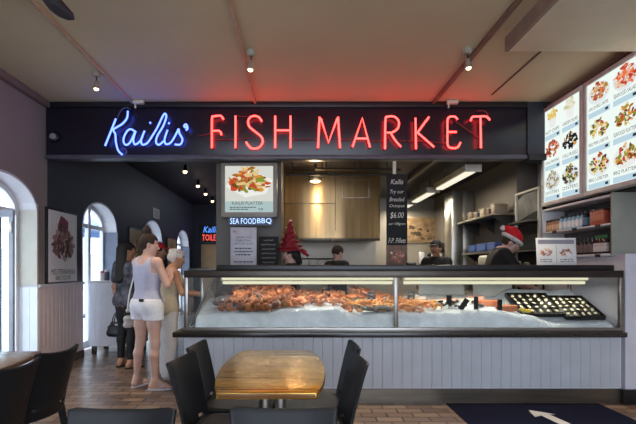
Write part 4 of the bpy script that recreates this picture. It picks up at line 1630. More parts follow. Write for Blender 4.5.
MB().box(-hw_, hw_, -hd_ - 0.012, -hd_ + 0.02, -0.02, 0.02).build('lip', M_steeld, hd, bevel=0.003)
MB().tube([(0.0, -0.9, 0.02), (0.0, -0.9, -0.06), (0.03, -0.92, -0.09)], 0.012, 8).build('valve', M_steel, hd)
# ceiling down-light in front of the hood
dl = thing('down_light', 'round warm ceiling light in front of the steel hood', 'ceiling lamp', (0.30, 7.0, 2.95))
MB().tube([(0, 0, 0.0), (0, 0, -0.22)], 0.02).build('drop', M_steeld, dl)
MB().lathe([(0.03, -0.2), (0.10, -0.23), (0.105, -0.27), (0.09, -0.272)], n=20).build('shade', M_steel, dl)
MB().lathe([(0.088, -0.266), (0.06, -0.285), (0.01, -0.29)], n=20).build('bulb', glow('bulb_kitchen', (1, 0.74, 0.42), 6), dl)
# pipes under the dark ceiling
for k, (a, b_, z, lab) in enumerate((((-0.15, 6.7), (1.45, 6.7), 2.72, 'thin dark pipe crossing above the hood, the lower one'), ((0.3, 6.9), (1.6, 6.9), 2.84, 'thin dark pipe crossing above the hood, the upper one'))):
    p_ = MB()
    p_.tube([(0, 0, 0), (b_[0] - a[0], b_[1] - a[1], 0)], 0.02)
    for q in (0.1, 0.6, 1.1):
        p_.tube([(q, 0, 0), (q, 0, 2.95 - z)], 0.008)
    o_ = p_.build('ceiling_pipe', mat('pipe_dark', '#4c4338', 0.4, 0.5), None, loc=(a[0], a[1], z))
    tag(o_, lab, 'pipe', 'pipes above the hood')

# cooking bench under the hood
bn = thing('steel_bench', 'steel cooking bench under the hood', 'bench', (0.6, 7.9, 0))
MB().box(-0.78, 0.78, -0.35, 0.35, 0.86, 0.92).build('bench_top', M_steel, bn, bevel=0.005)
MB().box(-0.76, 0.76, -0.3, 0.33, 0.0, 0.86).build('cabinet', M_steeld, bn, bevel=0.005)
ra = thing('wall_rail', 'dark hanging rail with utensils on the steel wall under the hood', 'rail', (0.25, 8.31, 1.50))
MB().tube([(-0.35, 0, 0), (0.45, 0, 0)], 0.012).build('bar', M_steeld, ra)
for k in range(5):
    MB().tube([(-0.3 + 0.15 * k, -0.015, 0), (-0.3 + 0.15 * k, -0.015, -0.10), (-0.29 + 0.15 * k, -0.02, -0.16)], [0.006, 0.006, 0.016]).build('utensil', M_steel, ra)

# fluorescent fittings
def batten(loc, L, label):
    t = thing('fluorescent_fitting', label, 'ceiling light', loc, 0, 'fluorescent fittings over the kitchen')
    MB().box(-0.11, 0.11, 0, L, 0, 0.075).build('housing', mat('fitting_cream', '#b3a98c', 0.45), t, bevel=0.006)
    tb = MB()
    tb.box(-0.075, 0.045, 0.03, L - 0.03, -0.03, 0.001)
    tb.build('diffuser', glow('fluoro', (1, 0.93, 0.74), 0.62), t, bevel=0.01)
    MB().box(-0.115, 0.115, -0.012, 0.0, -0.025, 0.078).build('end_cap', M_cream, t, bevel=0.003)
    for q in (0.2, L - 0.2):
        MB().tube([(0, q, 0.07), (0, q, 0.26)], 0.008).build('hanger', M_steeld, t)
    a = bpy.data.lights.new('fluoro_light', 'AREA')
    a.shape = 'RECTANGLE'
    a.size, a.size_y = 0.12, L
    a.energy = 13
    a.color = (1, 0.92, 0.74)
    ao = bpy.data.objects.new('fluoro_light', a)
    COL.objects.link(ao)
    ao.location = (loc[0], loc[1] + L / 2, loc[2] - 0.04)


batten((2.46, 6.25, 2.69), 1.45, 'nearest fluorescent fitting over the kitchen, next to the fascia')
batten((2.44, 8.0, 2.69), 1.2, 'second fluorescent fitting farther back over the kitchen')
batten((2.44, 9.5, 2.69), 0.7, 'farthest fluorescent fitting behind the chalkboard')
mb = MB()
mb.box(-0.03, 0.03, -2.0, 2.0, 0, 0.05)
tag(mb.build('cable_tray', mat('tray_metal', '#6a6258', 0.4, 0.6), None, loc=(2.0, 8.0, 2.86)), 'grey cable tray left of the fluorescent fittings', 'cable tray')

# tall steel column / upright fridge
uf = thing('steel_column', 'tall brushed steel upright column at the end of the kitchen wall', 'column', (2.99, 8.05, 0))
MB().box(-0.205, 0.205, -0.0, 0.4, 0, 2.72).build('body', M_steel, uf, bevel=0.015)
MB().box(-0.19, -0.02, -0.012, 0.0, 0.1, 2.7).build('door', M_steel, uf, bevel=0.006)
MB().box(0.0, 0.19, -0.012, 0.0, 0.1, 2.7).build('door', M_steel, uf, bevel=0.006)
MB().tube([(-0.035, -0.035, 1.1), (-0.035, -0.035, 1.6)], 0.01).build('handle', M_steeld, uf)

# framed photo on the far wall
pf = thing('framed_photo', 'framed sepia harbour photo on the far kitchen wall', 'picture', (fx(421, 10.38), 10.39, fz(243, 10.38)))
pfw, pfh = fx(437, 10.38) - fx(405, 10.38), fz(217, 10.38) - fz(243, 10.38)
MB().box(-pfw / 2, pfw / 2, -0.03, 0.0, 0, pfh).build('frame', mat('frame_sepia', '#8c7c62', 0.5), pf, bevel=0.004)
MB().box(-pfw / 2 + 0.03, pfw / 2 - 0.03, -0.034, -0.029, 0.03, pfh - 0.03).build('print', mat('sepia_print', '#84694a', 0.5, vary=0.6, scale=7, stretch=(1, 1, 1.5)), pf, smooth=False)
sh = MB()
rs_ = random.Random(12)
for k in range(16):
    x, y, w_, h_ = rs_.uniform(-0.30, 0.16), rs_.uniform(0.06, 0.42), rs_.uniform(0.05, 0.16), rs_.uniform(0.02, 0.06)
    sh.prism([(x, y), (x + w_, y + rs_.uniform(-.01, .01)), (x + w_ * 0.8, y + h_), (x + w_ * 0.4, y + h_ * 1.4), (x + w_ * 0.1, y + h_)], (0, -0.0006 - k * 0.00005, 0), (0, -0.034, 0))
sh.build('picture_detail', mat('sepia_dark', '#3a2c1e', 0.6), pf, smooth=False)
# white wall units, mirror behind the cap man
wu = thing('wall_cabinet', 'white wall cabinet left of the chalkboard behind the staff', 'cabinet', (1.62, 9.9, 1.22))
MB().box(-0.13, 0.13, 0, 0.4, 0, 0.62).build('body', M_white, wu, bevel=0.005)
MB().box(-0.12, 0.12, -0.015, 0, 0.02, 0.60).build('door', M_white, wu, bevel=0.004)
mr = thing('wall_mirror', 'round edged dark mirror on the far kitchen wall behind the man in the cap', 'mirror', (fx(432, 10.38), 10.39, 1.42))
MB().lathe([(0.24, 0), (0.26, 0.02), (0.23, 0.04), (0.2, 0.03)], M=Matrix.Rotation(PI / 2, 4, 'X') @ Matrix.Diagonal((0.9, 1, 1, 1)), n=28).build('frame', M_black, mr)
MB().lathe([(0.2, 0.0), (0.2, 0.035), (0.01, 0.036)], M=Matrix.Rotation(PI / 2, 4, 'X') @ Matrix.Diagonal((0.9, 1, 1, 1)), n=28).build('mirror_glass', M_steeld, mr)
sw_ = thing('soap_dispenser', 'white wall dispenser left of the round mirror', 'dispenser', (fx(421, 10.38), 10.39, 1.42))
MB().box(-0.06, 0.06, -0.1, 0, 0, 0.28).build('case', M_white, sw_, bevel=0.02)
MB().box(-0.03, 0.03, -0.115, -0.09, 0.02, 0.06).build('lever', M_steeld, sw_, bevel=0.005)
cb_ = thing('steel_shelf_unit', 'steel wall cupboard between the sepia photo and the steel column', 'cupboard', (3.35, 10.1, 1.18))
cb_.location = (fx(446, 9.6), 9.62, 0)
MB().box(-0.16, 0.16, 0, 0.5, 0, 1.66).build('body', M_white, cb_, bevel=0.006)
MB().box(-0.145, 0.145, -0.02, 0, 0.06, 0.8).build('door', M_white, cb_, bevel=0.004)
MB().box(-0.145, 0.145, -0.02, 0, 0.84, 1.62).build('door', M_cream, cb_, bevel=0.004)
MB().box(-0.13, 0.13, -0.16, 0.2, 1.67, 1.85).build('box_on_top', M_steeld, cb_, bevel=0.004)

# right kitchen wall: long shelf with stock
sf = thing('kitchen_shelf', 'long steel shelf on the right kitchen wall', 'shelf', (3.2, 7.25, 2.10))
MB().box(-0.34, 0, -0.72, 0.75, 0, 0.03).build('board', mat('shelf_steel', '#7d7262', 0.35, 0.7), sf, bevel=0.003)
for y in (-0.6, 0.0, 0.6):
    MB().prism([(0, 0), (-0.3, 0), (0, -0.22)], (0, 0.012, 0), (0, y, 0), (1, 0, 0), (0, 0, 1)).build('bracket', M_steeld, sf)
for k, (y, w_, h_, c_) in enumerate(((-0.55, 0.12, 0.14, '#7a6a55'), (-0.36, 0.1, 0.10, '#5a3c34'), (-0.15, 0.16, 0.12, '#8a7a62'), (0.1, 0.14, 0.09, '#4a4440'), (0.35, 0.16, 0.12, '#77604a'), (0.58, 0.12, 0.09, '#59504a'))):
    t = thing('storage_tub', '%s storage tub from the near end of the long kitchen shelf' % nth[k], 'tub', (3.03, 7.25 + y, 2.131), 0, 'tubs on the kitchen shelf')
    MB().prism([(-w_ * 0.45, 0), (w_ * 0.45, 0), (w_ * 0.5, h_), (-w_ * 0.5, h_)], (0.2, 0, 0), (-0.1, 0, 0), (0, 1, 0), (0, 0, 1)).build('tub', mat('tub_%d' % k, c_, 0.5), t, bevel=0.006)
    MB().box(-0.11, 0.11, -w_ * 0.54, w_ * 0.54, h_, h_ + 0.015).build('lid', mat('tub_lid', '#9a8d78', 0.5), t, bevel=0.003)
# back bench on the right wall with blue boxes and appliances
rb_ = thing('side_bench', 'steel side bench along the right kitchen wall', 'bench', (2.91, 7.25, 0))
MB().box(-0.27, 0.27, -0.74, 0.76, 0.9, 0.94).build('bench_top', M_steel, rb_, bevel=0.004)
MB().box(-0.24, 0.24, -0.72, 0.72, 0.0, 0.9).build('cabinet', M_steeld, rb_, bevel=0.004)
sf2 = thing('stock_shelf', 'lower shelf on the right kitchen wall under the blue boxes', 'shelf', (3.2, 7.1, 1.55))
MB().box(-0.32, 0, -0.62, 0.72, 0, 0.03).build('board', mat('shelf_steel', '#7d7262', 0.35, 0.7), sf2, bevel=0.003)
for y in (-0.5, 0.6):
    MB().prism([(0, 0), (-0.28, 0), (0, -0.2)], (0, 0.012, 0), (0, y, 0), (1, 0, 0), (0, 0, 1)).build('bracket', M_steeld, sf2)
for k, (y, w_) in enumerate(((-0.38, 0.28), (-0.02, 0.34), (0.36, 0.30))):
    t = thing('blue_carton', '%s blue carton from the near end of the lower kitchen shelf' % nth[k], 'carton', (3.03, 7.1 + y, 1.581), 0, 'blue cartons on the lower kitchen shelf')
    MB().box(-0.12, 0.12, -w_ / 2, w_ / 2, 0, 0.13).build('carton_body', mat('carton_blue', '#2e4a86', 0.5), t, bevel=0.003)
    MB().box(-0.1205, -0.1195, -w_ / 2 + 0.03, w_ / 2 - 0.03, 0.03, 0.10).build('label_patch', mat('carton_label', '#4f6aa8', 0.5), t, smooth=False)
mx_ = thing('food_mixer', 'pale grey mixer on the side bench behind the person in red hat', 'mixer', (2.86, 6.75, 0.9405))
MB().box(-0.1, 0.1, -0.16, 0.16, 0, 0.05).build('base', M_metalw, mx_, bevel=0.01)
MB().box(-0.05, 0.05, 0.06, 0.15, 0.05, 0.42).build('stand', M_metalw, mx_, bevel=0.02)
MB().box(-0.08, 0.08, -0.18, 0.16, 0.40, 0.58).build('head', M_metalw, mx_, bevel=0.05, seg=3)
MB().lathe([(0.05, 0.06), (0.11, 0.12), (0.13, 0.28), (0.125, 0.28)], c=(0, -0.08, 0), n=18).build('bowl', M_steel, mx_)

# white framed cupboard with dark clutter beyond the bottle shelf
wf = thing('open_cupboard', 'open dark cupboard with a pale frame beyond the bottle shelves', 'cupboard', (3.2, 6.2, 0))
MB().box(0.0, 0.24, -0.31, 0.31, 0.9, 2.38).build('interior', M_blackm, wf, smooth=False)
fr = MB()
fr.box(-0.03, 0.02, 0.29, 0.32, 0.9, 2.40)
fr.box(-0.03, 0.02, -0.32, -0.29, 0.9, 2.40)
fr.box(-0.03, 0.02, -0.29, 0.29, 2.37, 2.40)
fr.build('frame', M_cream, wf, bevel=0.003)
for z in (1.25, 1.55, 1.95):
    MB().box(-0.14, 0.01, -0.29, 0.29, z, z + 0.02).build('shelf', mat('edge_grey', '#5c564e', 0.5), wf, smooth=False)
for k, (y, z, r, lb) in enumerate(((-0.18, 1.27, 0.06, 'near coil of grey hose in the open dark cupboard'), (0.1, 1.57, 0.08, 'upper coil of pale hose in the open dark cupboard'), (0.05, 1.27, 0.07, 'lower coil of pale hose in the open dark cupboard'))):
    pts = [(-0.06 + 0.004 * (q % 9), r * math.cos(q * 0.5), r + 0.012 + r * math.sin(q * 0.5) + 0.0) for q in range(44)]
    o_ = MB().tube(pts, 0.011, 6).build('hose_coil', mat('hose_%d' % k, ('#8d867a', '#a89c88', '#77706a')[k], 0.5), None, loc=(3.13, 6.2 + y, z))
    tag(o_, lb, 'hose', 'coils in the dark cupboard')
# pale cloud print at the top of that cupboard
MB().prism([(-0.28, 2.1), (0.28, 2.0), (0.28, 2.3), (0.1, 2.36), (-0.28, 2.36)], (-0.004, 0, 0), (-0.002, 0, 0), (0, 1, 0), (0, 0, 1)).build('pale_liner', mat('liner_grey', '#6d6a66', 0.7, vary=0.4, scale=5), wf, smooth=False)

# ================================================================ bottle shelves on the right wall
bs = thing('bottle_shelf', 'white open shelf box under the lit menu boards', 'shelf', (3.2, 5.22, 1.455))
Lh = 0.64
fr = MB()
fr.box(0, 0.3, -Lh, Lh, 0, 0.025)
fr.box(0, 0.3, -Lh, Lh, 0.315, 0.335)
fr.box(0, 0.3, -Lh, Lh, 0.605, 0.63)
fr.box(0, 0.3, Lh - 0.025, Lh, 0.025, 0.605)
fr.build('box', M_white, bs, bevel=0.003)
MB().box(0.28, 0.298, -Lh, Lh - 0.025, 0.025, 0.605).build('back_panel', mat('shelf_back', '#5c5a5e', 0.6), bs, smooth=False)
MB().box(0, 0.3, -Lh - 0.02, -Lh, 0, 0.645).build('end_panel', mat('end_panel_grey', '#8f9186', 0.55, vary=0.08), bs, bevel=0.003)
for y in (-0.45, -0.05, 0.35):
    for z in (0.315, 0.0):
        MB().box(-0.006, -0.001, y - 0.04, y + 0.04, z - 0.012, z + 0.02).build('price_clip', M_black, bs, smooth=False)


def bottle(kind, loc, label, group):
    if kind in ('box',):
        t = thing('red_carton', label, 'carton', loc, 0, group)
        MB().box(-0.04, 0.04, -0.026, 0.026, 0, 0.165).build('carton', mat('carton_red', '#b8563e', 0.5), t, bevel=0.003)
        MB().box(-0.0408, -0.04, -0.018, 0.018, 0.05, 0.11).build('label', mat('carton_label_red', '#c87a5c', 0.5), t, smooth=False)
        MB().box(-0.041, 0.041, -0.027, 0.027, 0.148, 0.168).build('lid', mat('carton_dark', '#5c261e', 0.5), t, bevel=0.003)
        return
    spec = {'tan': ('sauce_jar', 'jar', '#c8946a', '#e0bc94', '#2b1e18', 0.032, 0.15),
            'blue': ('sauce_bottle', 'bottle', '#9cc6da', '#f0f4f6', '#1c1d22', 0.030, 0.172),
            'dark': ('dark_bottle', 'bottle', '#22303e', '#56748a', '#101014', 0.034, 0.185),
            'ink': ('dark_jar', 'jar', '#1d1416', '#6a5a58', '#0c0c0e', 0.038, 0.19),
            'green': ('green_capped_bottle', 'bottle', '#3a1e1a', '#d2ccc8', '#2c7a3e', 0.026, 0.20)}[kind]
    nm, ct_, cb, cl, cc, r, h = spec
    t = thing(nm, label, ct_, loc, 0, group)
    neck = 0.7 if kind in ('blue', 'dark', 'green') else 0.86
    MB().lathe([(r * 0.9, 0), (r, 0.008), (r, h * 0.62), (r * 0.8, h * 0.74), (r * 0.5 if neck == 0.7 else r * 0.85, h * 0.82), (r * 0.45 if neck == 0.7 else r * 0.85, h * 0.86)], n=14).build('glass_body', mat('gl_' + kind, cb, 0.15), t)
    MB().lathe([(r * 1.01, h * 0.12), (r * 1.02, h * 0.125), (r * 1.02, h * 0.58), (r * 1.01, h * 0.585)], n=14).build('label', mat('lb_' + kind, cl, 0.5, vary=0.3, scale=30), t)
    MB().lathe([(r * 0.55 if neck == 0.7 else r * 0.9, h * 0.84), (r * 0.55 if neck == 0.7 else r * 0.9, h), (r * 0.4, h * 1.005)], n=14).build('cap', mat('cp_' + kind, cc, 0.4), t)


def yb_(px):
    return 3.27 * 450 / (px - 296)


ordn = 0
for kind, x0, x1, n, gname in (('tan', 548.5, 558, 4, 'tan labelled jar'), ('blue', 562, 582.5, 6, 'pale blue labelled bottle'), ('dark', 586, 593, 2, 'tall dark blue bottle'), ('box', 595.5, 606, 5, 'red carton')):
    for k in range(n):
        px = x0 + (x1 - x0) * k / (n - 1)
        bottle(kind, (3.27, yb_(px), 1.7905), '%s %s from the left on the upper wall shelf' % (nth[k], gname), gname + 's on the upper wall shelf')
for kind, x0, x1, n, gname in (('ink', 576, 592, 5, 'dark jar with black lid'), ('green', 596, 606.5, 5, 'bottle with green cap and white label')):
    for k in range(n):
        px = x0 + (x1 - x0) * k / (n - 1)
        bottle(kind, (3.27, yb_(px), 1.4805), '%s %s from the left on the lower wall shelf' % (nth[k], gname), gname + 's on the lower wall shelf')
# ================================================================ tables
def wood(name, c1, c2, rough, metal):
    m = bpy.data.materials.new(name)
    m.use_nodes = True
    nt = m.node_tree
    b = nt.nodes['Principled BSDF']
    tc = nt.nodes.new('ShaderNodeTexCoord')
    mp = nt.nodes.new('ShaderNodeMapping')
    mp.inputs['Scale'].default_value = (1.6, 34, 34)
    nt.links.new(tc.outputs['Object'], mp.inputs[0])
    n = nt.nodes.new('ShaderNodeTexNoise')
    n.inputs['Scale'].default_value = 1.6
    n.inputs['Detail'].default_value = 8
    n.inputs['Roughness'].default_value = 0.65
    nt.links.new(mp.outputs[0], n.inputs['Vector'])
    r = nt.nodes.new('ShaderNodeValToRGB')
    r.color_ramp.elements[0].position = 0.35
    r.color_ramp.elements[1].position = 0.68
    r.color_ramp.elements[0].color = (*lin(c1), 1)
    r.color_ramp.elements[1].color = (*lin(c2), 1)
    nt.links.new(n.outputs['Fac'], r.inputs[0])
    nt.links.new(r.outputs[0], b.inputs['Base Color'])
    b.inputs['Roughness'].default_value = rough
    bp = nt.nodes.new('ShaderNodeBump')
    bp.inputs['Strength'].default_value = 0.5
    bp.inputs['Distance'].default_value = 0.004
    nt.links.new(n.outputs['Fac'], bp.inputs['Height'])
    nt.links.new(bp.outputs[0], b.inputs['Normal'])
    b.inputs['Metallic'].default_value = metal
    return m


def barrel(hw, hl, end, n=14):
    """outline of a table with bowed long sides."""
    pts = []
    for s, rng in ((1, range(n + 1)), (-1, range(n + 1))):
        for k in rng:
            t = -1 + 2 * k / n
            w_ = end + (hw - end) * (1 - abs(t) ** 2.2)
            pts.append((s * w_, s * t * hl))
    return pts


def make_table(label, loc, m):
    t = thing('cafe_table', label, 'table', loc, 0, 'cafe tables')
    tp = MB()
    tp.prism(barrel(0.305, 0.55, 0.235), (0, 0, 0.032), (0, 0, 0.713), (1, 0, 0), (0, 1, 0))
    tp.mi = [0, 0] + [1] * (len(tp.f) - 2)
    tp.build('table_top', [m, mat('table_edge', '#6e4a24', 0.4)], t, bevel=0.006)
    for x in (-0.045, 0.045):
        MB().tube([(x, 0, 0.03), (x, 0, 0.70)], 0.034, 18).build('column', M_steel, t)
    MB().box(-0.16, 0.16, -0.2, 0.2, 0.695, 0.713).build('bracket', M_black, t, bevel=0.004)
    ft = MB()
    ft.box(-0.21, 0.21, -0.30, 0.30, 0.0, 0.022)
    ft.lathe([(0.12, 0.022), (0.10, 0.034), (0.09, 0.04)], n=20)
    ft.build('base', M_steeld, t, bevel=0.006)
    return t


make_table('golden glossy wooden table with bowed sides in the middle foreground', (-0.138, 2.66, 0), wood('wood_gold', '#6e4814', '#f0c45a', 0.2, 0.6))
make_table('pale wooden table at the left edge behind dark chairs', (-2.03, 2.62, 0), wood('wood_pale', '#86705f', '#ab9887', 0.2, 0.0))

# ================================================================ chairs
M_chair = mat('chair_resin', '#1b1d21', 0.40, vary=0.08, scale=20, bump=0.06, bscale=300, spec=0.2)


def make_chair(label):
    t = thing('cafe_chair', label, 'chair', (0, 0, 0), 0, 'dark resin cafe chairs')
    # seat: rounded square, slightly dished, faces +Y
    n = 16
    sm_ = MB()
    for j in range(n + 1):
        for i in range(n + 1):
            u_, v_ = -1 + 2 * i / n, -1 + 2 * j / n
            q = max(abs(u_), abs(v_))
            x, y = u_, v_
            # squircle
            l4 = (abs(u_) ** 5 + abs(v_) ** 5) ** 0.2 or 1
            f = q / l4
            x, y = u_ * f, v_ * f
            z = 0.452 - 0.010 * (1 - x * x) * (1 - y * y) - (0.018 * max(0, y - 0.7) / 0.3 if y > 0.7 else 0)
            sm_.v.append((x * (0.20 - 0.012 * (1 - y) / 2), y * 0.215, z))
    for j in range(n):
        for i in range(n):
            a = j * (n + 1) + i
            sm_.face((a, a + 1, a + n + 2, a + n + 1))
    so = sm_.build('seat', M_chair, t)
    md = so.modifiers.new('thick', 'SOLIDIFY')
    md.thickness = 0.028
    md.offset = -1
    # backrest: thin curved panel with a hand slot near its foot
    nu, nv = 28, 22
    bm_ = MB()
    for j in range(nv + 1):
        for i in range(nu + 1):
            u_, v_ = -1 + 2 * i / nu, j / nv
            hwid = 0.172 + 0.012 * abs(v_ - 0.35) + 0.016 * v_ * v_
            x = u_ * hwid
            y = -0.205 - 0.075 * v_ - 0.028 * v_ * v_ + 0.038 * u_ * u_ - 0.030
            z = 0.395 + 0.415 * v_ + 0.022 * u_ * u_ * v_ - (0.012 * max(0, abs(u_) - 0.85) / 0.15 if v_ > 0.98 else 0)
            bm_.v.append((x, y, z))
    for j in range(nv):
        for i in range(nu):
            uc = -1 + 2 * (i + 0.5) / nu
            if j == 3 and 0.52 < abs(uc) < 0.78:
                continue
            a = j * (nu + 1) + i
            bm_.face((a, a + 1, a + nu + 2, a + nu + 1))
    bo = bm_.build('backrest', M_chair, t)
    md = bo.modifiers.new('thick', 'SOLIDIFY')
    md.thickness = 0.017
    md.offset = 0
    bv = bo.modifiers.new('round', 'BEVEL')
    bv.width = 0.005
    bv.segments = 2
    bv.limit_method = 'ANGLE'
    for s in (-1, 1):
        MB().tube([(s * 0.165, 0.175, 0.44), (s * 0.180, 0.19, 0.25), (s * 0.192, 0.205, 0.0)], [0.023, 0.02, 0.016], 10).build('leg', M_chair, t)
        MB().tube([(s * 0.168, -0.185, 0.43), (s * 0.178, -0.225, 0.22), (s * 0.190, -0.265, 0.0)], [0.024, 0.021, 0.016], 10).build('leg', M_chair, t)
    ap = MB()
    ap.box(-0.165, 0.165, 0.165, 0.185, 0.385, 0.435)
    for s in (-1, 1):
        ap.box(s * 0.168 - 0.009, s * 0.168 + 0.009, -0.19, 0.18, 0.385, 0.435)
    ap.build('apron', M_chair, t, bevel=0.005)
    return t


CH = [((-0.355, 2.52, 0), -PI / 2 - 0.16, 'dark chair on the left side of the golden table, the nearer of two'),
      ((-0.365, 2.98, 0), -PI / 2 - 0.10, 'dark chair on the left side of the golden table, the farther of two'),
      ((0.055, 2.52, 0), PI / 2 + 0.08, 'dark chair on the right side of the golden table, the nearer of two'),
      ((0.085, 2.99, 0), PI / 2 + 0.03, 'dark chair on the right side of the golden table, the farther of two'),
      ((-1.79, 2.43, 0), PI / 2 - 0.12, 'dark chair cut by the left edge, back to the room, nearer of two'),
      ((-1.79, 2.88, 0), PI / 2 - 0.17, 'dark chair at the pale left table, back to the room, farther of two'),
      ((-0.045, 1.33, 0), PI, 'dark chair back at the bottom edge below the golden table'),
      ((-0.625, 1.32, 0), PI, 'dark chair back at the bottom edge in front of the standing customers')]
proto = make_chair(CH[0][2])
for k, (loc, rz, lb) in enumerate(CH):
    o_ = proto if k == 0 else dup(proto)
    o_.location = loc
    o_.rotation_euler = (0, 0, rz)
    o_['label'] = lb

# ================================================================ floor mat with a white arrow
mt = thing('door_mat', 'navy floor mat with a white arrow in front of the counter', 'mat', (2.21, 3.78, 0))
MB().box(-0.745, 0.745, -0.62, 0.62, 0, 0.008).build('carpet', mat('mat_navy', '#191b30', 1.0, vary=0.2, scale=60, bump=0.3, bscale=300, spec=0.08), mt, bevel=0.003)
def arrow(p):
    return (p[0] - 2.21, p[1] - 3.78)
ar = [(2.165, 4.19), (2.345, 4.065), (2.285, 4.06), (2.40, 3.45), (2.28, 3.43), (2.20, 4.035), (2.12, 3.99)]
MB().prism([arrow(p) for p in ar], (0, 0, 0.0012), (0, 0, 0.0078), (1, 0, 0), (0, 1, 0)).build('arrow', mat('arrow_white', '#c9c6c8', 0.8), mt, smooth=False)

# ================================================================ panelled white bench in the second arch
pb_ = thing('panelled_bench', 'white panelled bench with feet standing in the second arch', 'bench', (-3.17, 6.9, 0))
BW = 0.72
b = MB()
bead(b, (0, 0.02, 0), (1, 0, 0), BW, 0.13, 1.10, (0, -1, 0), strip=0.085)
b.build('front_panel', M_panel, pb_, smooth=False)
MB().box(0, BW, 0.02, 0.55, 0.13, 1.10).build('carcass', M_panel, pb_, smooth=False)
MB().box(-0.02, BW + 0.03, -0.02, 0.58, 1.10, 1.135).build('bench_top', M_white, pb_, bevel=0.006)
for x in (0.05, BW - 0.05):
    for y in (0.06, 0.5):
        MB().box(x - 0.03, x + 0.03, y - 0.03, y + 0.03, 0, 0.13).build('foot', M_steeld, pb_, bevel=0.004)
for k, (x, y, r, h, c1, c2, lb) in enumerate(((0.12, 0.2, 0.045, 0.15, '#c9b8b4', '#b03a34', 'round pale canister with a red top on the panelled bench'), (0.22, 0.12, 0.04, 0.17, '#3a3a48', '#c8c8d0', 'dark canister with a pale lid on the panelled bench'),
                                              (0.42, 0.2, 0.035, 0.16, '#6a4a4a', '#5a2a2a', 'red brown sauce bottle on the panelled bench'), (0.52, 0.16, 0.032, 0.15, '#8a8a92', '#404048', 'grey shaker on the panelled bench'))):
    t = thing('canister', lb, 'canister', (-3.17 + x, 6.9 + y, 1.1355), 0)
    MB().lathe([(r * 0.92, 0), (r, 0.01), (r, h * 0.7), (r * 0.85, h * 0.8)], n=16).build('body', mat('can_%d' % k, c1, 0.35), t)
    MB().lathe([(r * 0.9, h * 0.78), (r * 0.9, h * 0.95), (r * 0.4, h)], n=16).build('lid', mat('canlid_%d' % k, c2, 0.35), t)
# ================================================================ people
def V3(*a):
    return np.array(a, float)


def unit(a):
    return a / max(np.linalg.norm(a), 1e-9)


def rotx(p, c_, a):
    d = p - c_
    return c_ + V3(d[0], d[1] * math.cos(a) - d[2] * math.sin(a), d[1] * math.sin(a) + d[2] * math.cos(a))


BASE = dict(pel=(0, 0, .93), hipL=(-.09, 0, .90), hipR=(.09, 0, .90), knL=(-.10, .015, .49), knR=(.10, .015, .49),
            anL=(-.11, -.01, .085), anR=(.11, -.01, .085), tdL=(-.25, 1, 0), tdR=(.25, 1, 0),
            wai=(0, 0, 1.08), che=(0, .0, 1.26), nb=(0, -.015, 1.43), hd=(0, .02, 1.585),
            shL=(-.165, -.005, 1.385), shR=(.165, -.005, 1.385), elL=(-.215, -.02, 1.10), elR=(.215, -.02, 1.10),
            wrL=(-.215, .06, .86), wrR=(.215, .06, .86), hL=None, hR=None, pL=(1, 0, 0), pR=(-1, 0, 0),
            yaw=0.0, pitch=0.0, curl=0.45)


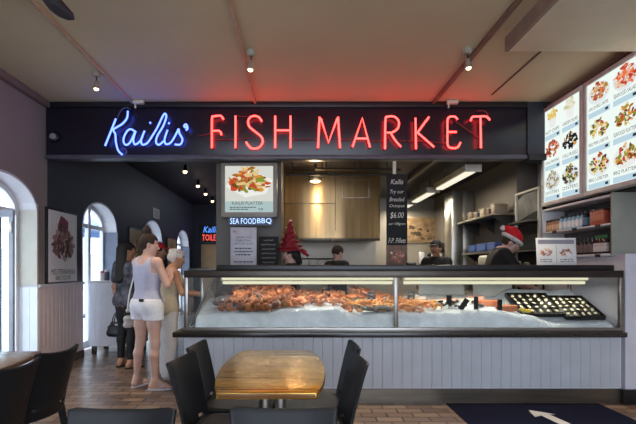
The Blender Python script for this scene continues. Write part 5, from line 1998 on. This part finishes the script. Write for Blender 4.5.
class Body:
    def __init__(s, S=1.0, fem=True, lean=0.0, wide=1.0, **kw):
        J = dict(BASE)
        J.update({k: v for k, v in kw.items() if k in BASE})
        P = {k: V3(*v) for k, v in J.items() if isinstance(v, tuple)}
        if lean:
            for k in ('wai', 'che', 'nb', 'hd', 'shL', 'shR', 'elL', 'elR', 'wrL', 'wrR'):
                if k in kw and k[:2] in ('el', 'wr'):
                    continue
                f = {'wai': 0.5}.get(k, 1.0)
                P[k] = rotx(P[k], P['pel'], -lean * f)
        for k in P:
            if k not in ('pL', 'pR', 'tdL', 'tdR', 'hL', 'hR'):
                P[k] = P[k] * S
        s.P, s.S, s.J = P, S, J
        r = unit(P['shR'] - P['shL'])
        T = []

        def bar(c_, w_, rr, k=.05, dy=0.0):
            c_ = c_ + V3(0, dy, 0)
            T.append(Cap(c_ - r * w_ * S * wide, c_ + r * w_ * S * wide, rr * S, rr * S, k * S))
        pel, wai, che, nb = P['pel'], P['wai'], P['che'], P['nb']
        bar(pel - V3(0, 0, .04 * S), .078 if fem else .065, .098 if fem else .095)
        bar(pel + V3(0, 0, .05 * S), .070 if fem else .068, .095)
        bar(wai, .048 if fem else .062, .084 if fem else .092)
        bar((wai + che) / 2, .060 if fem else .075, .086 if fem else .096)
        bar(che, .078 if fem else .092, .090 if fem else .102)
        bar(che + (nb - che) * .45, .085 if fem else .10, .075 if fem else .085)
        T.append(Cap(P['shL'], P['shR'], .052 * S, .052 * S, .05 * S))
        T.append(Cap(che + (nb - che) * .6, nb, .07 * S, .056 * S, .05 * S))
        for sd in (-1, 1):
            T.append(Ell(pel + r * sd * .07 * S + V3(0, -.055, -.03) * S, (.085 * S, .075 * S, .085 * S), None, .04))
            if fem:
                T.append(Ell(che + r * sd * .075 * S + V3(0, .075, .0) * S, (.06 * S, .05 * S, .055 * S), None, .04))
        s.torso = T
        s.neck = [Cap(nb - V3(0, 0, .02 * S), P['hd'] - V3(0, .01, .06) * S, .056 * S, .050 * S, .03)]
        s.legs, s.arms, s.hands, s.feet = {}, {}, {}, {}
        for sd in 'LR':
            h, k_, a = P['hip' + sd], P['kn' + sd], P['an' + sd]
            m = (k_ + a) / 2 + (k_ - a) * .2
            s.legs[sd] = [Cap(h, h + (k_ - h) * .5, .088 * S, .074 * S, .03), Cap(h + (k_ - h) * .5, k_, .072 * S, .049 * S, .03),
                          Cap(k_, m + V3(0, -.014, 0) * S, .047 * S, .051 * S, .04), Cap(m + V3(0, -.014, 0) * S, a, .051 * S, .031 * S, .03)]
            td = unit(P['td' + sd])
            fl = V3(a[0], a[1], 0)
            s.feet[sd] = [Cap(a, fl - td * .035 * S + V3(0, 0, .035 * S), .036 * S, .032 * S, .025), Cap(a, fl + td * .10 * S + V3(0, 0, .032 * S), .036 * S, .027 * S, .03),
                          Cap(fl - td * .03 * S + V3(0, 0, .03 * S), fl + td * .13 * S + V3(0, 0, .024 * S), .030 * S, .024 * S, .03)]
            sdv = np.cross(td, V3(0, 0, 1))
            for q in range(5):
                o_ = (q - 2) * .0155
                s.feet[sd].append(Cap(fl + td * .125 * S + sdv * o_ * S + V3(0, 0, .02 * S), fl + td * (.172 - .006 * abs(q - 1.5)) * S + sdv * o_ * S + V3(0, 0, .013 * S), .012 * S, .009 * S, .012))
            sh, el, wr = P['sh' + sd], P['el' + sd], P['wr' + sd]
            s.arms[sd] = [Cap(sh, el, (.050 if fem else .056) * S, (.038 if fem else .043) * S, .03), Cap(el, el + (wr - el) * .3, (.037 if fem else .042) * S, (.037 if fem else .043) * S, .02),
                          Cap(el + (wr - el) * .3, wr, (.037 if fem else .042) * S, .026 * S, .02)]
            d = unit(P['h' + sd]) if ('h' + sd) in P else unit(wr - el)
            n = P['p' + sd]
            n = unit(n - d * (n @ d))
            t = np.cross(d, n) * (1 if sd == 'R' else -1)
            hh = [Cap(wr, wr + d * .03 * S, .026 * S, .025 * S, .02)]
            for o_ in (-.022, 0, .022):
                hh.append(Cap(wr + d * .03 * S + t * o_ * .8 * S, wr + d * .085 * S + t * o_ * S, .017 * S, .0155 * S, .015))
            c_ = J['curl']
            for q, (o_, L) in enumerate(((.031, .072), (.0105, .08), (-.0105, .074), (-.030, .056))):
                b0 = wr + d * .088 * S + t * o_ * S
                d1 = d * math.cos(c_ * .6) + n * math.sin(c_ * .6)
                d2 = d * math.cos(c_ * 1.6) + n * math.sin(c_ * 1.6)
                d3 = d * math.cos(c_ * 2.3) + n * math.sin(c_ * 2.3)
                p1 = b0 + d1 * L * .45 * S
                p2 = p1 + d2 * L * .32 * S
                p3 = p2 + d3 * L * .23 * S
                hh += [Cap(b0, p1, .0092 * S, .0088 * S, .006), Cap(p1, p2, .0088 * S, .0082 * S, .006), Cap(p2, p3, .0082 * S, .0072 * S, .006)]
            tb = wr + d * .025 * S + t * .022 * S
            t1 = tb + unit(d * .65 + t * .7 + n * .25) * .042 * S
            t2 = t1 + unit(d * .85 + t * .3 + n * .35) * .034 * S
            t3 = t2 + unit(d * .9 + n * .4) * .024 * S
            hh += [Cap(tb, t1, .014 * S, .011 * S, .008), Cap(t1, t2, .0105 * S, .0095 * S, .006), Cap(t2, t3, .0095 * S, .0075 * S, .006)]
            s.hands[sd] = hh
        y, p = J['yaw'], J['pitch']
        cy, sy, cp, sp = math.cos(y), math.sin(y), math.cos(p), math.sin(p)
        Rz = np.array([[cy, -sy, 0], [sy, cy, 0], [0, 0, 1]])
        Rx = np.array([[1, 0, 0], [0, cp, sp], [0, -sp, cp]])       # positive pitch looks down
        s.R = Rz @ Rx
        s.hd = P['hd']

        def hp(x, yy, z):
            return s.hd + s.R @ V3(x, yy, z) * S
        s.hp = hp
        s.head = [Ell(hp(0, -.012, .022), V3(.073, .094, .098) * S, s.R, .02), Ell(hp(0, .022, -.04), V3(.058, .066, .080) * S, s.R, .03),
                  Cap(hp(0, .070, -.093), hp(0, .066, -.098), .020 * S, .020 * S, .02),
                  Cap(hp(-.03, .072, .03), hp(.03, .072, .03), .014 * S, .014 * S, .015),
                  Cap(hp(0, .083, .012), hp(0, .106, -.022), .008 * S, .0125 * S, .012), Cap(hp(-.011, .094, -.027), hp(.011, .094, -.027), .007 * S, .007 * S, .01),
                  Cap(hp(-.04, .055, -.02), hp(-.03, .058, -.03), .02 * S, .02 * S, .02), Cap(hp(.04, .055, -.02), hp(.03, .058, -.03), .02 * S, .02 * S, .02),
                  Cap(hp(-.018, .084, -.058), hp(.018, .084, -.058), .008 * S, .008 * S, .01),
                  Ell(hp(-.075, -.005, -.008), V3(.010, .020, .032) * S, s.R, .008), Ell(hp(.075, -.005, -.008), V3(.010, .020, .032) * S, s.R, .008)]

    def all(s):
        o_ = list(s.torso)
        for q in 'LR':
            o_ += s.legs[q] + s.feet[q] + s.arms[q]
        o_ += s.neck + s.head
        for q in 'LR':
            o_ += s.hands[q]
        return o_

    def skin(s, t, m, h=0.008):
        b = field_mesh('body', s.all(), h, m, t)
        S = s.S
        Rm = Matrix(s.R.tolist()).to_4x4()
        for q in (-1, 1):
            e = MB()
            e.ball((0, 0, 0), (.0135 * S, .010 * S, .0095 * S), 12, 8, Rm)
            e.cur = 1
            e.ball(tuple(s.R @ V3(0, .0065, 0) * S), (.0062 * S, .0045 * S, .0062 * S), 10, 6, Rm)
            c_ = s.hp(q * .031, .078, .008)
            e.v = [tuple(Vector(v) + Vector(c_)) for v in e.v]
            e.build('eye', [mat('eye_white', '#d8d2cc', 0.3), mat('iris_brown', '#2a1b14', 0.2)], t)
            br = MB().tube([Vector(s.hp(q * .016, .0855, .030)), Vector(s.hp(q * .032, .084, .036)), Vector(s.hp(q * .048, .072, .030))], [.004 * S, .0045 * S, .003 * S], 6)
            br.build('eyebrow', mat('brow_dark', '#3a2a20', 0.8), t)
        mo = MB().tube([Vector(s.hp(-.024, .083, -.058)), Vector(s.hp(-.008, .0925, -.0555)), Vector(s.hp(.008, .0925, -.0555)), Vector(s.hp(.024, .083, -.058))], [.003 * S, .0055 * S, .0055 * S, .003 * S], 8)
        mo.build('lips', mat('lips', '#9c5a50', 0.5), t)
        return b

    # ---- head-frame coordinates of a grid
    def hl(s, X, Y, Z):
        x, y, z = X - s.hd[0], Y - s.hd[1], Z - s.hd[2]
        R = s.R
        return tuple((R[0, i] * x + R[1, i] * y + R[2, i] * z) / s.S for i in range(3))

    def hair(s, t, m, extra=(), low=-.075, front=.048, brow=.055, size=1.0, h=0.008, name='hair'):
        S = s.S
        pr = [Ell(s.hp(0, -.016, .026), V3(.083, .104, .106) * S * size, s.R, .02)] + list(extra)

        def clip(X, Y, Z):
            x, y, z = s.hl(X, Y, Z)
            face = np.minimum(y - front, brow - z) * S
            ear = np.minimum(np.minimum(y + .02, -(z - .01)), 9) * S
            neckline = (low - z) * S if low is not None else -1 + 0 * z
            return np.maximum(np.maximum(face, neckline), np.where(np.abs(x) > .03, ear, -1))
        return field_mesh(name, pr, h, m, t, 0.0, clip)

    def wear(s, t, name, prims, inflate, clip, m, h=0.008, kmin=0.0):
        return field_mesh(name, prims, h, m, t, inflate, clip, 1.0, kmin)


M_skin = mat('skin_light', '#c9a090', 0.5, vary=0.06, scale=10)
M_skin2 = mat('skin_tanned', '#b88768', 0.5, vary=0.06, scale=10)
M_skin3 = mat('skin_warm', '#a87a5e', 0.5, vary=0.06, scale=10)
M_hair_br = mat('hair_brown', '#33231a', 0.85, vary=0.3, scale=40, stretch=(1, 1, 0.2))
M_hair_dk = mat('hair_dark', '#17120f', 0.8, vary=0.3, scale=40, stretch=(1, 1, 0.2))
M_hair_wh = mat('hair_white', '#cfc8bf', 0.6, vary=0.15, scale=50)
M_tank = mat('tank_lavender_grey', '#b3b1c6', 0.8, vary=0.06, scale=30)
M_short = mat('shorts_white', '#dcdbe2', 0.8, vary=0.05, scale=30)
M_blackc = mat('cloth_black', '#121115', 0.8, vary=0.15, scale=20)
M_beigec = mat('cloth_beige', '#b3a58e', 0.8, vary=0.06, scale=20)
M_offw = mat('cloth_off_white', '#c6c3c4', 0.8, vary=0.06, scale=12)
M_redc = mat('cloth_red', '#b01822', 0.75, vary=0.12, scale=30)
M_white_f = mat('plush_white', '#dedbdb', 0.95, vary=0.08, scale=60, bump=0.6, bscale=150)


def sole(t, B, sd, m, name='shoe_sole', L0=-.075, L1=.185, w_=.042, z1=.018):
    S, a, td = B.S, B.P['an' + sd], unit(B.P['td' + sd])
    s_ = np.cross(td, V3(0, 0, 1))
    pts = []
    for k in range(20):
        q = 2 * PI * k / 20
        c_, e = math.cos(q), math.sin(q)
        L = (L0 + L1) / 2 + (L1 - L0) / 2 * (abs(c_) ** .8) * (1 if c_ > 0 else -1)
        W = w_ * (abs(e) ** .7) * (1 if e > 0 else -1) * (1 + .15 * (L > .05))
        p_ = V3(a[0], a[1], 0) + td * L * S + s_ * W * S
        pts.append((p_[0], p_[1]))
    return MB().prism(pts, (0, 0, z1), (0, 0, 0), (1, 0, 0), (0, 1, 0)).build(name, m, t, bevel=0.004)


# ---------------------------------------------------------------- 1 woman in tank top and shorts
def w1():
    t = thing('person', 'woman in a pale grey tank top and white shorts, hair in a bun', 'person', (-1.645, 4.98, 0.012), -0.55)
    B = Body(S=0.995, fem=True, knL=(-.125, .01, .49), anL=(-.155, -.02, .085), knR=(.115, .01, .49), anR=(.125, .0, .085), tdL=(-.12, 1, 0), tdR=(.75, .66, 0),
             hipL=(-.10, 0, .90), hd=(0.0, .03, 1.585), elR=(.245, .06, 1.14), wrR=(.11, .25, 1.22), elL=(-.215, .07, 1.12), wrL=(-.06, .27, 1.18),
             hR=(-.75, .45, .45), pR=(-.3, -.6, .4), hL=(.8, .4, .3), pL=(.2, -.8, .3), yaw=-0.75, pitch=0.22)
    B.skin(t, M_skin, 0.0065)
    S = B.S

    def tank(X, Y, Z):
        hem = 0.955 * S - Z
        body = Z - (1.355 + .11 * np.clip(np.abs(X) / .11, 0, 1) ** 2) * S
        side = np.abs(X) - (.138 - .25 * np.clip(Z / S - 1.36, 0, 1)) * S
        return np.maximum(np.maximum(hem, body), np.where(Z > 1.27 * S, side, -1))
    B.wear(t, 'tank_top', B.torso, 0.013, tank, M_tank, 0.0065)

    def sh(X, Y, Z):
        leg = 0.755 * S - Z
        return np.maximum(leg, Z - 0.985 * S)
    tp = [Cap(B.P['hip' + q], B.P['hip' + q] + (B.P['kn' + q] - B.P['hip' + q]) * .5, .096, .090, .02) for q in 'LR']
    B.wear(t, 'shorts', B.torso[:3] + B.torso[-4:] + tp, 0.018, sh, M_short, 0.0065, 0.03)
    be = MB()
    be.box(0.03, 0.10, -0.142, -0.13, 0.955, 0.985)
    be.build('belt_patch', M_blackc, t, bevel=0.003)
    bun = [Ell(B.hp(0, -.060, .145), V3(.046, .046, .042), B.R, .02), Ell(B.hp(.015, -.07, .185), V3(.024, .022, .02), B.R, .01), Ell(B.hp(-.03, -.08, .16), V3(.02, .02, .03), B.R, .01),
           Ell(B.hp(0, -.07, -.02), V3(.06, .05, .06), B.R, .03)]
    B.hair(t, M_hair_br, bun, low=-.085, brow=.06, h=.0065)
    for sd in 'LR':
        f = sole(t, B, sd, mat('thong_white', '#d0cdd6', 0.6), 'flip_flop', z1=.016)
        f.location = (0, 0, -0.012)
        S_, a, td = B.S, B.P['an' + sd], unit(B.P['td' + sd])
        sv = np.cross(td, V3(0, 0, 1))
        fl = V3(a[0], a[1], 0)
        st = MB()
        for q in (-1, 1):
            st.tube([Vector(fl + td * .135 + sv * .008 + V3(0, 0, .03)), Vector(fl + td * .10 + sv * q * .025 + V3(0, 0, .058)), Vector(fl + td * .05 + sv * q * .045 + V3(0, 0, .025))], .006, 6)
        st.build('strap', mat('thong_strap', '#c7c3cc', 0.6), f)
    return B


B1 = w1()
# white shoulder bag on her left hip
bg = thing('shoulder_bag', 'off white shoulder bag hanging at the hip of the woman in shorts', 'bag', (-1.868, 5.10, 0.66), -0.55)
pr = [Cap((-.0, -.07, .03), (-.0, .07, .03), .032, .032, .03), Cap((0, -.065, .10), (0, .065, .10), .034, .034, .04), Cap((0, -.05, .19), (0, .05, .19), .022, .022, .04)]
field_mesh('bag_body', pr, 0.008, [mat('bag_cream', '#b9b2ac', 0.7, vary=0.1)], bg)
MB().tube(spline([(0, -.05, .19), (0.015, -.04, .36), (0.06, -.02, .56), (0.105, -.02, .745), (0.13, .02, .80), (0.12, .06, .745), (0.06, .06, .50), (0, .05, .19)], 6), 0.008, 6).build('strap', mat('bag_strap', '#d2ccc8', 0.7), bg)


# ---------------------------------------------------------------- 2 white-haired person in beige
def w2():
    t = thing('person', 'white haired person in a sleeveless beige top and white trousers at the counter end', 'person', (-1.545, 5.46, 0.0), -1.15)
    B = Body(S=0.925, fem=True, lean=0.10, wide=1.12, elR=(.20, .14, 1.12), wrR=(.14, .36, 1.09), elL=(-.20, .16, 1.12), wrL=(-.12, .37, 1.10),
             hR=(-.5, .85, -.1), pR=(-.4, -.2, -.9), hL=(.5, .85, -.1), pL=(.4, -.2, -.9), hd=(0, .045, 1.57), yaw=-0.1, pitch=0.3)
    B.skin(t, M_skin2, 0.008)
    S = B.S

    def top(X, Y, Z):
        hem = 0.80 * S - Z
        neck = Z - 1.405 * S
        side = np.where(Z > 1.27 * S, np.abs(X) - .15 * S, -1)
        return np.maximum(np.maximum(hem, neck), side)
    B.wear(t, 'sleeveless_top', B.torso, 0.022, top, M_beigec, 0.008, 0.05)

    tr_ = []
    for q in 'LR':
        h_, a = B.P['hip' + q], B.P['an' + q]
        tr_.append(Cap(h_, V3(a[0], a[1], .06), .105 * S, .085 * S, .03))
    B.wear(t, 'trousers', tr_ + B.torso[:2], 0.006, lambda X, Y, Z: np.maximum(Z - .93 * S, .035 - Z), M_offw, 0.008)
    cur = [Ell(B.hp(.05 * math.cos(a) * 1.3, -.03 + .07 * math.sin(a), .075 + .02 * math.cos(3 * a)), V3(.032, .034, .03) * S, B.R, .012) for a in np.linspace(0, 2 * PI, 9)]
    cur += [Ell(B.hp(q * .07, -.045, .02), V3(.03, .04, .045) * S, B.R, .012) for q in (-1, 1)] + [Ell(B.hp(0, -.10, .0), V3(.05, .03, .05) * S, B.R, .015)]
    B.hair(t, M_hair_wh, cur, low=-.06, front=.055, brow=.06, size=1.0)
    for sd in 'LR':
        sole(t, B, sd, mat('shoe_pale', '#b9b4b4', 0.6), 'shoe', z1=.05, w_=.045)


w2()


# ---------------------------------------------------------------- 3 dark-haired woman with handbag
def w3():
    t = thing('person', 'long haired woman in a patterned dark top and black leggings holding a black handbag', 'person', (-2.27, 6.02, 0.012), -0.6)
    B = Body(S=0.975, fem=True, wrL=(-.235, .03, .84), elL=(-.225, -.03, 1.09), hL=(-.05, .05, -1), pL=(1, .1, 0), elR=(.20, .06, 1.12), wrR=(.10, .27, 1.15), hR=(-.6, .5, .5), pR=(-.4, -.6, .3),
             yaw=-0.45, pitch=0.15, curl=0.8)
    B.skin(t, M_skin3, 0.008)
    S = B.S

    def top(X, Y, Z):
        return np.maximum(0.84 * S - Z, Z - 1.455 * S)
    arm = [Cap(B.P['sh' + q], B.P['sh' + q] + (B.P['el' + q] - B.P['sh' + q]) * .6, .058, .058, .03) for q in 'LR']
    B.wear(t, 'patterned_top', B.torso + arm, 0.016, top, mat('cloth_pattern', '#45444e', 0.8, vary=0.85, scale=16), 0.008, 0.03)
    lg = B.legs['L'] + B.legs['R']
    B.wear(t, 'leggings', lg + B.torso[:3], 0.008, lambda X, Y, Z: np.maximum(Z - .98 * S, .11 - Z), M_blackc, 0.008)
    lh = [Cap(B.hp(0, -.07, .0), V3(0, -.105, 1.20) * S, .075, .06, .04), Cap(B.hp(-.05, -.05, -.02), V3(-.07, -.085, 1.22) * S, .05, .04, .04), Cap(B.hp(.05, -.05, -.02), V3(.07, -.085, 1.22) * S, .05, .04, .04)]
    B.hair(t, M_hair_dk, lh, low=None, front=.045)
    for sd in 'LR':
        f = sole(t, B, sd, M_blackc, 'sandal', z1=.018)
        f.location = (0, 0, -.012)
        a, td = B.P['an' + sd], unit(B.P['td' + sd])
        sv = np.cross(td, V3(0, 0, 1))
        fl = V3(a[0], a[1], 0)
        MB().tube([Vector(fl + td * .08 + sv * -.045 + V3(0, 0, .02)), Vector(fl + td * .08 + V3(0, 0, .066)), Vector(fl + td * .08 + sv * .045 + V3(0, 0, .02))], .018, 6).build('strap', M_blackc, f)
    return t, B


t3, B3 = w3()
Mz = Matrix.Rotation(-0.6, 4, 'Z')
wl = Mz @ Vector(B3.P['wrL'])
hb_ = thing('handbag', 'black leather handbag hanging from the hand of the long haired woman', 'bag', (-2.27 + wl.x + 0.005, 6.02 + wl.y, 0.385), -0.25)
b = MB()
pr = [Cap((-.125, 0, .05), (.125, 0, .05), .055, .055, .03), Cap((-.115, 0, .12), (.115, 0, .12), .045, .045, .03), Cap((-.10, 0, .185), (.10, 0, .185), .022, .022, .03)]
field_mesh('bag_body', pr, 0.008, [mat('leather_black', '#15131a', 0.35, vary=0.2, scale=20)], hb_)
for s in (-1, 1):
    MB().tube(spline([(-.08, s * .018, .18), (-.065, s * .02, .275), (0, s * .012, .345), (.065, s * .02, .275), (.08, s * .018, .18)], 6), 0.007, 8).build('handle', M_black, hb_)
MB().box(-.02, .02, -.05, -.04, .16, .185).build('clasp', M_steel, hb_, bevel=0.003)


# ---------------------------------------------------------------- 4 person in red cap
def cap_on(B, t, m, name='cap', brim=True):
    S = B.S
    pr = [Ell(B.hp(0, -.014, .045), V3(.086, .108, .092) * S, B.R, .02)]

    def clip(X, Y, Z):
        x, y, z = B.hl(X, Y, Z)
        return (.058 - z) * S
    c_ = field_mesh(name, pr, 0.008, [m], t, 0.003, clip)
    if brim:
        bp = [Ell(B.hp(0, .115, .058), V3(.065, .075, .010) * S, B.R, .01)]
        field_mesh('brim', bp, 0.005, [m], c_, 0.002)
    return c_


def w4():
    t = thing('person', 'person in a red peaked cap and pale shirt behind the others', 'person', (-1.975, 6.42, 0.0), -1.35)
    B = Body(S=0.985, fem=False, elR=(.22, .06, 1.12), wrR=(.16, .28, 1.08), elL=(-.22, .06, 1.12), wrL=(-.16, .28, 1.08), yaw=-.1, pitch=.12)
    B.skin(t, M_skin3, 0.009)
    S = B.S
    arm = [Cap(B.P['sh' + q], B.P['sh' + q] + (B.P['el' + q] - B.P['sh' + q]) * .7, .066, .064, .03) for q in 'LR']
    B.wear(t, 't_shirt', B.torso + arm, 0.018, lambda X, Y, Z: np.maximum(.86 * S - Z, Z - 1.46 * S), mat('cloth_cream', '#c3b6aa', 0.8), 0.009, 0.03)
    B.wear(t, 'trousers', B.legs['L'] + B.legs['R'] + B.torso[:3], 0.02, lambda X, Y, Z: np.maximum(Z - .97 * S, .45 - Z), mat('cloth_brown', '#4a3a34', 0.8), 0.009)
    B.hair(t, M_hair_dk, (), low=-.05)
    cap_on(B, t, M_redc)
    for sd in 'LR':
        sole(t, B, sd, mat('sandal_tan', '#7a5a44', 0.6), 'sandal', z1=.02)


w4()


# ---------------------------------------------------------------- staff
def staff(label, loc, rz, S, fem, shirt, hairm, apron=None, **kw):
    t = thing('person', label, 'person', loc, rz)
    B = Body(S=S, fem=fem, **kw)
    B.skin(t, kw.get('skinm', M_skin), 0.009)
    arm = [Cap(B.P['sh' + q], B.P['sh' + q] + (B.P['el' + q] - B.P['sh' + q]) * .75, .064, .06, .03) for q in 'LR']
    nbz = B.P['nb'][2] + .04
    B.wear(t, 'shirt', B.torso + arm + [Cap(B.P['nb'] - V3(0, 0, .05), B.P['nb'] + V3(0, .006, .02), .062, .056, .02)], 0.016, lambda X, Y, Z: np.maximum(.84 * S - Z, Z - nbz), shirt, 0.009, 0.03)
    B.wear(t, 'trousers', B.legs['L'] + B.legs['R'] + B.torso[:3], 0.02, lambda X, Y, Z: np.maximum(Z - .95 * S, .06 - Z), M_blackc, 0.009)
    for sd in 'LR':
        sole(t, B, sd, M_black, 'shoe', z1=.07, w_=.048)
    return t, B


ts, Bs = staff('staff member in black with a tall pointed red tinsel hat, behind the crayfish', (-0.055, 5.80, 0), 1.40, 0.945, True, M_blackc, M_hair_dk,
               elR=(.20, .10, 1.12), wrR=(.12, .30, 1.06), elL=(-.20, .10, 1.12), wrL=(-.12, .30, 1.06), yaw=0.05, pitch=0.25)
Bs.hair(ts, M_hair_dk, [Cap(Bs.hp(0, -.08, -.02), Bs.hp(0, -.10, -.13), .06, .035, .03)], low=None, front=.03)
# pointed hat covered in tinsel
M_tinsel = mat('tinsel_red', '#901526', 0.45, vary=0.35, scale=60, bump=0.8, bscale=120)
hp0 = Vector(Bs.hp(0, -.02, .085))
hat = MB()
hat.lathe([(0.165, -0.035), (0.17, -0.02), (0.12, 0.0), (0.095, 0.04), (0.07, 0.12), (0.045, 0.21), (0.022, 0.30), (0.006, 0.35)], c=tuple(hp0), n=24)
hob = hat.build('hat', M_tinsel, ts)
tn_ = MB()
rr = random.Random(5)
for k in range(60):
    q = k / 59
    a = k * 0.62
    r_ = 0.15 * (1 - q) ** 1.3 + 0.012
    c_ = hp0 + Vector((r_ * math.cos(a), r_ * math.sin(a), -0.015 + 0.36 * q))
    tn_.ball(c_, (0.024 - 0.008 * q, 0.024 - 0.008 * q, 0.017), 8, 5)
tn_.build('tinsel', M_tinsel, hob)
for k in range(9):
    a = k * 2.1
    q = 0.15 + 0.09 * k
    r_ = 0.15 * (1 - q) ** 1.3 + 0.03
    MB().ball(hp0 + Vector((r_ * math.cos(a), r_ * math.sin(a), -0.015 + 0.36 * q)), 0.014, 8, 6).build('bauble', mat('bauble_gold', '#c9a24e', 0.25, 0.8), hob)
MB().ball(hp0 + Vector((0, 0, 0.36)), 0.022, 10, 6).build('hat_tip', mat('tip_pink', '#d08a80', 0.6), hob)
# trailing band of the hat over the shoulder side
MB().tube(spline([tuple(hp0 + Vector((0.0, -0.14, -0.02))), tuple(hp0 + Vector((-0.02, -0.2, -0.06))), tuple(hp0 + Vector((-0.02, -0.24, -0.10)))], 4), [0.03] * 5 + [0.022] * 4, 8).build('hat_tail', M_tinsel, hob)

tb_, Bb = staff('short haired man in a dark shirt working in front of the hood', (0.64, 7.02, 0), -0.85, 0.985, False, mat('cloth_charcoal', '#23232a', 0.8), M_hair_dk,
                elR=(.22, .10, 1.12), wrR=(.14, .32, 1.02), elL=(-.22, .10, 1.12), wrL=(-.14, .32, 1.02), yaw=-0.15, pitch=0.35)
Bb.hair(tb_, M_hair_br, (), low=-.04, size=.97, front=.05)

tc_, Bc = staff('man in a black cap and black shirt at the back of the kitchen', (2.20, 7.05, 0), 2.35, 1.03, False, M_blackc, M_hair_dk,
                elR=(.23, .10, 1.12), wrR=(.14, .30, 1.04), elL=(-.23, .10, 1.12), wrL=(-.14, .30, 1.04), yaw=0.25, pitch=0.08, skinm=M_skin3)
Bc.hair(tc_, M_hair_dk, (), low=-.05)
cap_on(Bc, tc_, M_blackc, 'cap', True)
mu = MB().tube([Vector(Bc.hp(-.03, .082, -.05)), Vector(Bc.hp(0, .097, -.043)), Vector(Bc.hp(.03, .082, -.05))], [.004, .008, .004], 6)
mu.build('moustache', M_hair_dk, tc_)

tx_, Bx = staff('person in black bending forward in a red and white hat, right of the kitchen', (2.52, 5.78, 0), -PI / 2 - 0.15, 1.09, False, M_blackc, M_hair_dk, lean=0.20,
                elR=(.24, .28, 1.08), wrR=(.12, .42, .98), elL=(-.24, .28, 1.08), wrL=(-.12, .42, .98), hd=(0, .085, 1.54), yaw=-0.2, pitch=0.6)
Bx.hair(tx_, M_hair_br, (), low=-.05, size=.96)
pr = [Ell(Bx.hp(0, -.012, .07), V3(.092, .112, .10), Bx.R, .03), Ell(Bx.hp(0, -.06, .12), V3(.07, .075, .065), Bx.R, .04)]


def hclip(X, Y, Z):
    x, y, z = Bx.hl(X, Y, Z)
    return (.055 - z)


sh_ = field_mesh('hat', pr, 0.008, [mat('felt_red', '#c0141f', 0.8, vary=0.1, scale=30)], tx_, 0.004, hclip)
bd_ = MB()
ring_ = []
for k in range(25):
    a = 2 * PI * k / 24
    ring_.append(Vector(Bx.hp(.092 * math.cos(a), -.012 + .112 * math.sin(a), .05)))
bd_.tube(ring_, 0.026, 10, cap=False)
bd_.build('fur_band', M_white_f, sh_)
MB().ball(Vector(Bx.hp(-.0, -.17, .10)), 0.034, 14, 10).build('pompom', M_white_f, sh_)
MB().tube([Vector(Bx.hp(0, -.09, .13)), Vector(Bx.hp(0, -.14, .125)), Vector(Bx.hp(0, -.17, .105))], [.05, .034, .02], 10).build('hat_point', mat('felt_red', '#c0141f', 0.8), sh_)
# ================================================================ light
w = bpy.data.worlds.new('day')
SC.world = w
w.use_nodes = True
bg_ = w.node_tree.nodes['Background']
bg_.inputs['Color'].default_value = (0.74, 0.84, 1.0, 1)
bg_.inputs['Strength'].default_value = 3.2


def area(name, loc, rot, sx, sy, e, col, spread=None):
    a = bpy.data.lights.new(name, 'AREA')
    a.shape = 'RECTANGLE'
    a.size, a.size_y = sx, sy
    a.energy = e
    a.color = col
    if spread:
        a.spread = spread
    o_ = bpy.data.objects.new(name, a)
    COL.objects.link(o_)
    o_.location = loc
    o_.rotation_euler = rot
    return o_


# portals guide the sampling of the daylight in the arches and the open shop front
for i, (a, b_) in enumerate(OPEN):
    area('arch_daylight', (-3.52, (a + b_) / 2, 1.2), (0, -PI / 2, 0), 2.4, b_ - a, 28, (0.80, 0.88, 1.0)).data.cycles.is_portal = True
area('front_daylight', (0, -3.52, 1.72), (PI / 2, 0, 0), 7.0, 3.45, 28, (1, 1, 1)).data.cycles.is_portal = True
# kitchen lamp
p = bpy.data.lights.new('kitchen_lamp', 'POINT')
p.energy = 10
p.color = (1, 0.76, 0.46)
p.shadow_soft_size = 0.06
po = bpy.data.objects.new('kitchen_lamp', p)
COL.objects.link(po)
po.location = (0.30, 6.85, 2.62)

# ================================================================ camera
cd = bpy.data.cameras.new('camera')
cd.sensor_width = 36
cd.lens = 450 / 636 * 36
cd.shift_x = (318 - 296) / 636
cd.shift_y = (268 - 212) / 636
cd.clip_start = 0.05
co = bpy.data.objects.new('camera', cd)
COL.objects.link(co)
co.location = (0, 0, H)
co.rotation_euler = (PI / 2, 0, 0)
SC.camera = co

vs = SC.view_settings
vs.view_transform = 'Standard'
vs.look = 'None'
vs.exposure = 0.7
vs.gamma = 1.0
vs.use_curve_mapping = False
SC.cycles.use_denoising = True
SC.cycles.max_bounces = 10
SC.cycles.transparent_max_bounces = 16
SC.cycles.sample_clamp_indirect = 6
SC.cycles.caustics_reflective = False
SC.cycles.caustics_refractive = False
